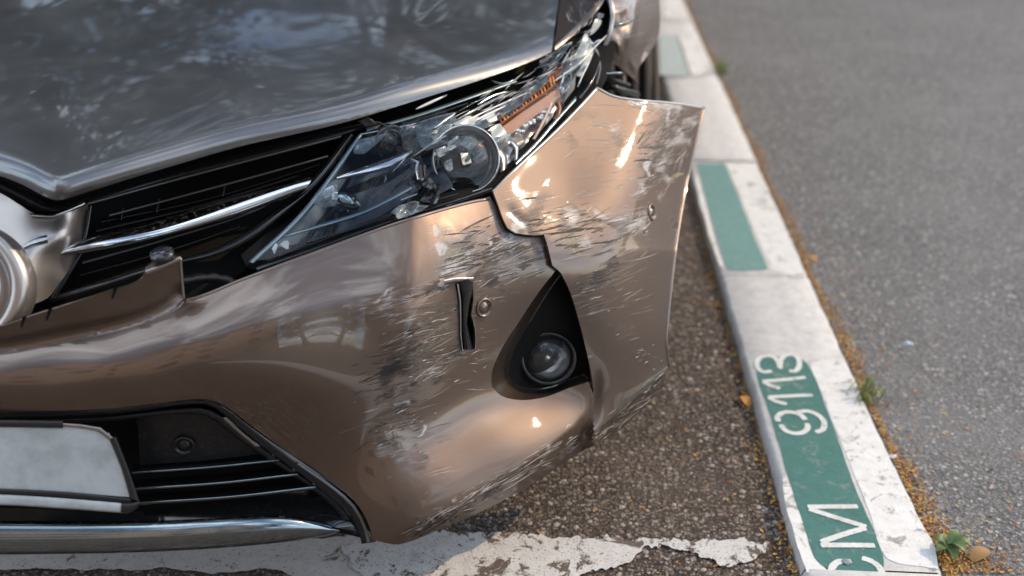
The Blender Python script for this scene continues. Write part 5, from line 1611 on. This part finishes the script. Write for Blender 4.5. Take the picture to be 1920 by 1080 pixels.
R = random.Random(5)
grit = []
browns = [(.10, .075, .06), (.20, .16, .13), (.32, .27, .23), (.38, .34, .30), (.055, .045, .04), (.24, .13, .06)]
greys = [(.12, .12, .12), (.22, .22, .22), (.36, .35, .34), (.50, .49, .47), (.07, .07, .07)]
for _ in range(9000):
    y = 1.3 + 2.2 * R.random() ** 1.6
    x = R.uniform(-0.75, 0.44)
    s_ = R.uniform(.0013, .0034) * (1.6 if R.random() < .05 else 1)
    grit.append(((x, y, -s_ * .15), s_ * R.uniform(.8, 1.5), s_, s_ * R.uniform(.4, .8), R.uniform(0, 6.3), R.gauss(0, .15), R.choices(browns, [3, 4, 3, 1.4, 3, .8])[0]))
cloud_of('road_grit', grit, OCT, OCF, 'coarse brown stones set in the road beside the car')
grit = []
for _ in range(9000):
    y = 1.25 + 3.6 * R.random() ** 1.5
    x = kline('r', y) + 0.006 + R.random() ** 0.9 * (0.75 + y * .32)
    s_ = R.uniform(.0016, .0040) * (1.5 if R.random() < .05 else 1)
    grit.append(((x, y, .018 - s_ * .2), s_ * R.uniform(.8, 1.5), s_, s_ * R.uniform(.3, .6), R.uniform(0, 6.3), R.gauss(0, .15), R.choices(greys, [3, 4, 3, 1.2, 3])[0]))
cloud_of('pavement_grit', grit, OCT, OCF, 'small grey stones set in the pavement beside the kerb')

FL = np.array([(-1, 0, 0), (0, -.45, .12), (1, 0, .1), (0, .45, .12), (0, 0, 0)], float)
FLF = [(0, 1, 4), (1, 2, 4), (2, 3, 4), (3, 0, 4)]
oranges = [(.55, .26, .04), (.62, .34, .07), (.42, .17, .03), (.33, .13, .04), (.50, .36, .12), (.20, .09, .04)]
lit = []
for _ in range(9500):
    k = R.random()
    y = 1.25 + 6.5 * R.random() ** 1.5
    if k < .62:
        x = kline('r', y) + 0.004 + abs(R.gauss(0, .014)) * (1 + .5 * math.sin(y * 9)) ; z = .0185 + R.random() * .006
    elif k < .80:
        x = kline('l', y) - 0.004 - abs(R.gauss(0, .012)); z = .001 + R.random() * .006
    elif k < .93:
        x = kline('r', y) + abs(R.gauss(0, .12)) ; z = .0195
    else:
        x = kline('l', y) - abs(R.gauss(0, .25)); z = .003
    s_ = R.uniform(.0020, .0062)
    lit.append(((x, y, z), s_, s_ * R.uniform(.7, 1.4), s_, R.uniform(0, 6.3), R.gauss(0, .5), R.choice(oranges)))
for _ in range(500):       # heap at the foot of the weed
    y = 1.40 + abs(R.gauss(0, .05)); x = kline('r', y) + abs(R.gauss(0.03, .06))
    s_ = R.uniform(.002, .006)
    lit.append(((x, y, .019 + R.random() * .006), s_, s_, s_, R.uniform(0, 6.3), R.gauss(0, .5), R.choice(oranges)))
cloud_of('blossom_litter', lit, FL, FLF, 'tiny orange blossom litter gathered along both edges of the kerb')

M['weed'] = leaf_mat('weed_leaf', (0.105, 0.165, 0.050))
M['grass'] = leaf_mat('grass_blade', (0.17, 0.20, 0.045))
M['dry_leaf'] = simple('dry_leaf', (0.36, 0.20, 0.08), 0.7)
M['orange_leaf'] = simple('orange_leaf', (0.55, 0.24, 0.03), 0.6)


def leaf(name, base, az, L, w, rise, m_, parent, curl=0.5):
    V, F = [], []
    n = 7
    d = np.array([math.cos(az), math.sin(az), 0]); sd = np.array([-math.sin(az), math.cos(az), 0])
    for i in range(n):
        t = i / (n - 1)
        c = np.array(base) + d * L * t + np.array([0, 0, rise * math.sin(t * math.pi * .75) - curl * L * .2 * t * t])
        ww = w * (math.sin(math.pi * min(1, .12 + .88 * t)) ** .8) * .5
        V += [c - sd * ww + np.array([0, 0, ww * .35]), c, c + sd * ww + np.array([0, 0, ww * .35])]
    for i in range(n - 1):
        a = i * 3
        F += [(a, a + 1, a + 4, a + 3), (a + 1, a + 2, a + 5, a + 4)]
    return mesh(name, V, F, m_, parent)


pb_ = at(1775, 1040, z=.02)
w1 = empty('weed', pb_, 'small broad-leaved green weed growing at the kerb in the bottom right corner', 'plant')
for k in range(9):
    leaf('leaf', pb_ + np.array([0, 0, .012 * (k % 3)]), k * 2.4 + .4, R.uniform(.028, .05), R.uniform(.016, .024), R.uniform(.008, .024), M['weed'], w1)
for (px, py, lb, nb, hh) in [(1622, 745, 'small tuft of yellow green grass at the kerb beside the stencilled numbers', 46, .05), (1352, 138, 'blurred tuft of green grass at the far end of the kerb', 50, .07)]:
    c_ = at(px, py, z=.02)
    t_ = empty('grass_tuft', c_, lb, 'plant')
    for k in range(nb):
        az = R.uniform(0, 6.28)
        leaf('blade', c_ + np.array([R.gauss(0, .012), R.gauss(0, .025), 0]), az, R.uniform(.02, .04), .004, R.uniform(.4, 1) * hh, M['grass'], t_, 0.8)
for (px, py, z, L, az, mt, nm, lb) in [(1822, 1052, .022, .05, .6, 'dry_leaf', 'fallen_leaf', 'crumpled brown dry leaf lying beside the green weed'), (1404, 762, .004, .04, 1.9, 'orange_leaf', 'fallen_leaf', 'orange fallen leaf against the left side of the kerb'), (1690, 650, .021, .030, .1, 'frost', 'plastic_scrap', 'pale translucent scrap lying on the grey pavement'), (1530, 490, .021, .03, 2.0, 'orange_leaf', 'fallen_leaf', 'small orange leaf lying on the grey pavement')]:
    o = leaf(nm, at(px, py, z=z), az, L, L * .55, .010, M[mt], None)
    tag(o, lb, 'leaf' if 'leaf' in nm else 'litter')
for (px, py, z, r_, col, lb) in [(1588, 1054, KZ + .002, .008, (.35, .36, .36), 'small grey stone lying on the green paint below the letters'), (1675, 857, .02, .008, (.75, .74, .70), 'white pebble on the pavement beside the kerb')]:
    c_ = at(px, py, z=z)
    o = mesh('pebble', OCT * np.array([r_ * 1.2, r_, r_ * .8]) + c_, OCF, simple('pebble_stone', col, .7), None, False)
    tag(o, lb, 'stone')
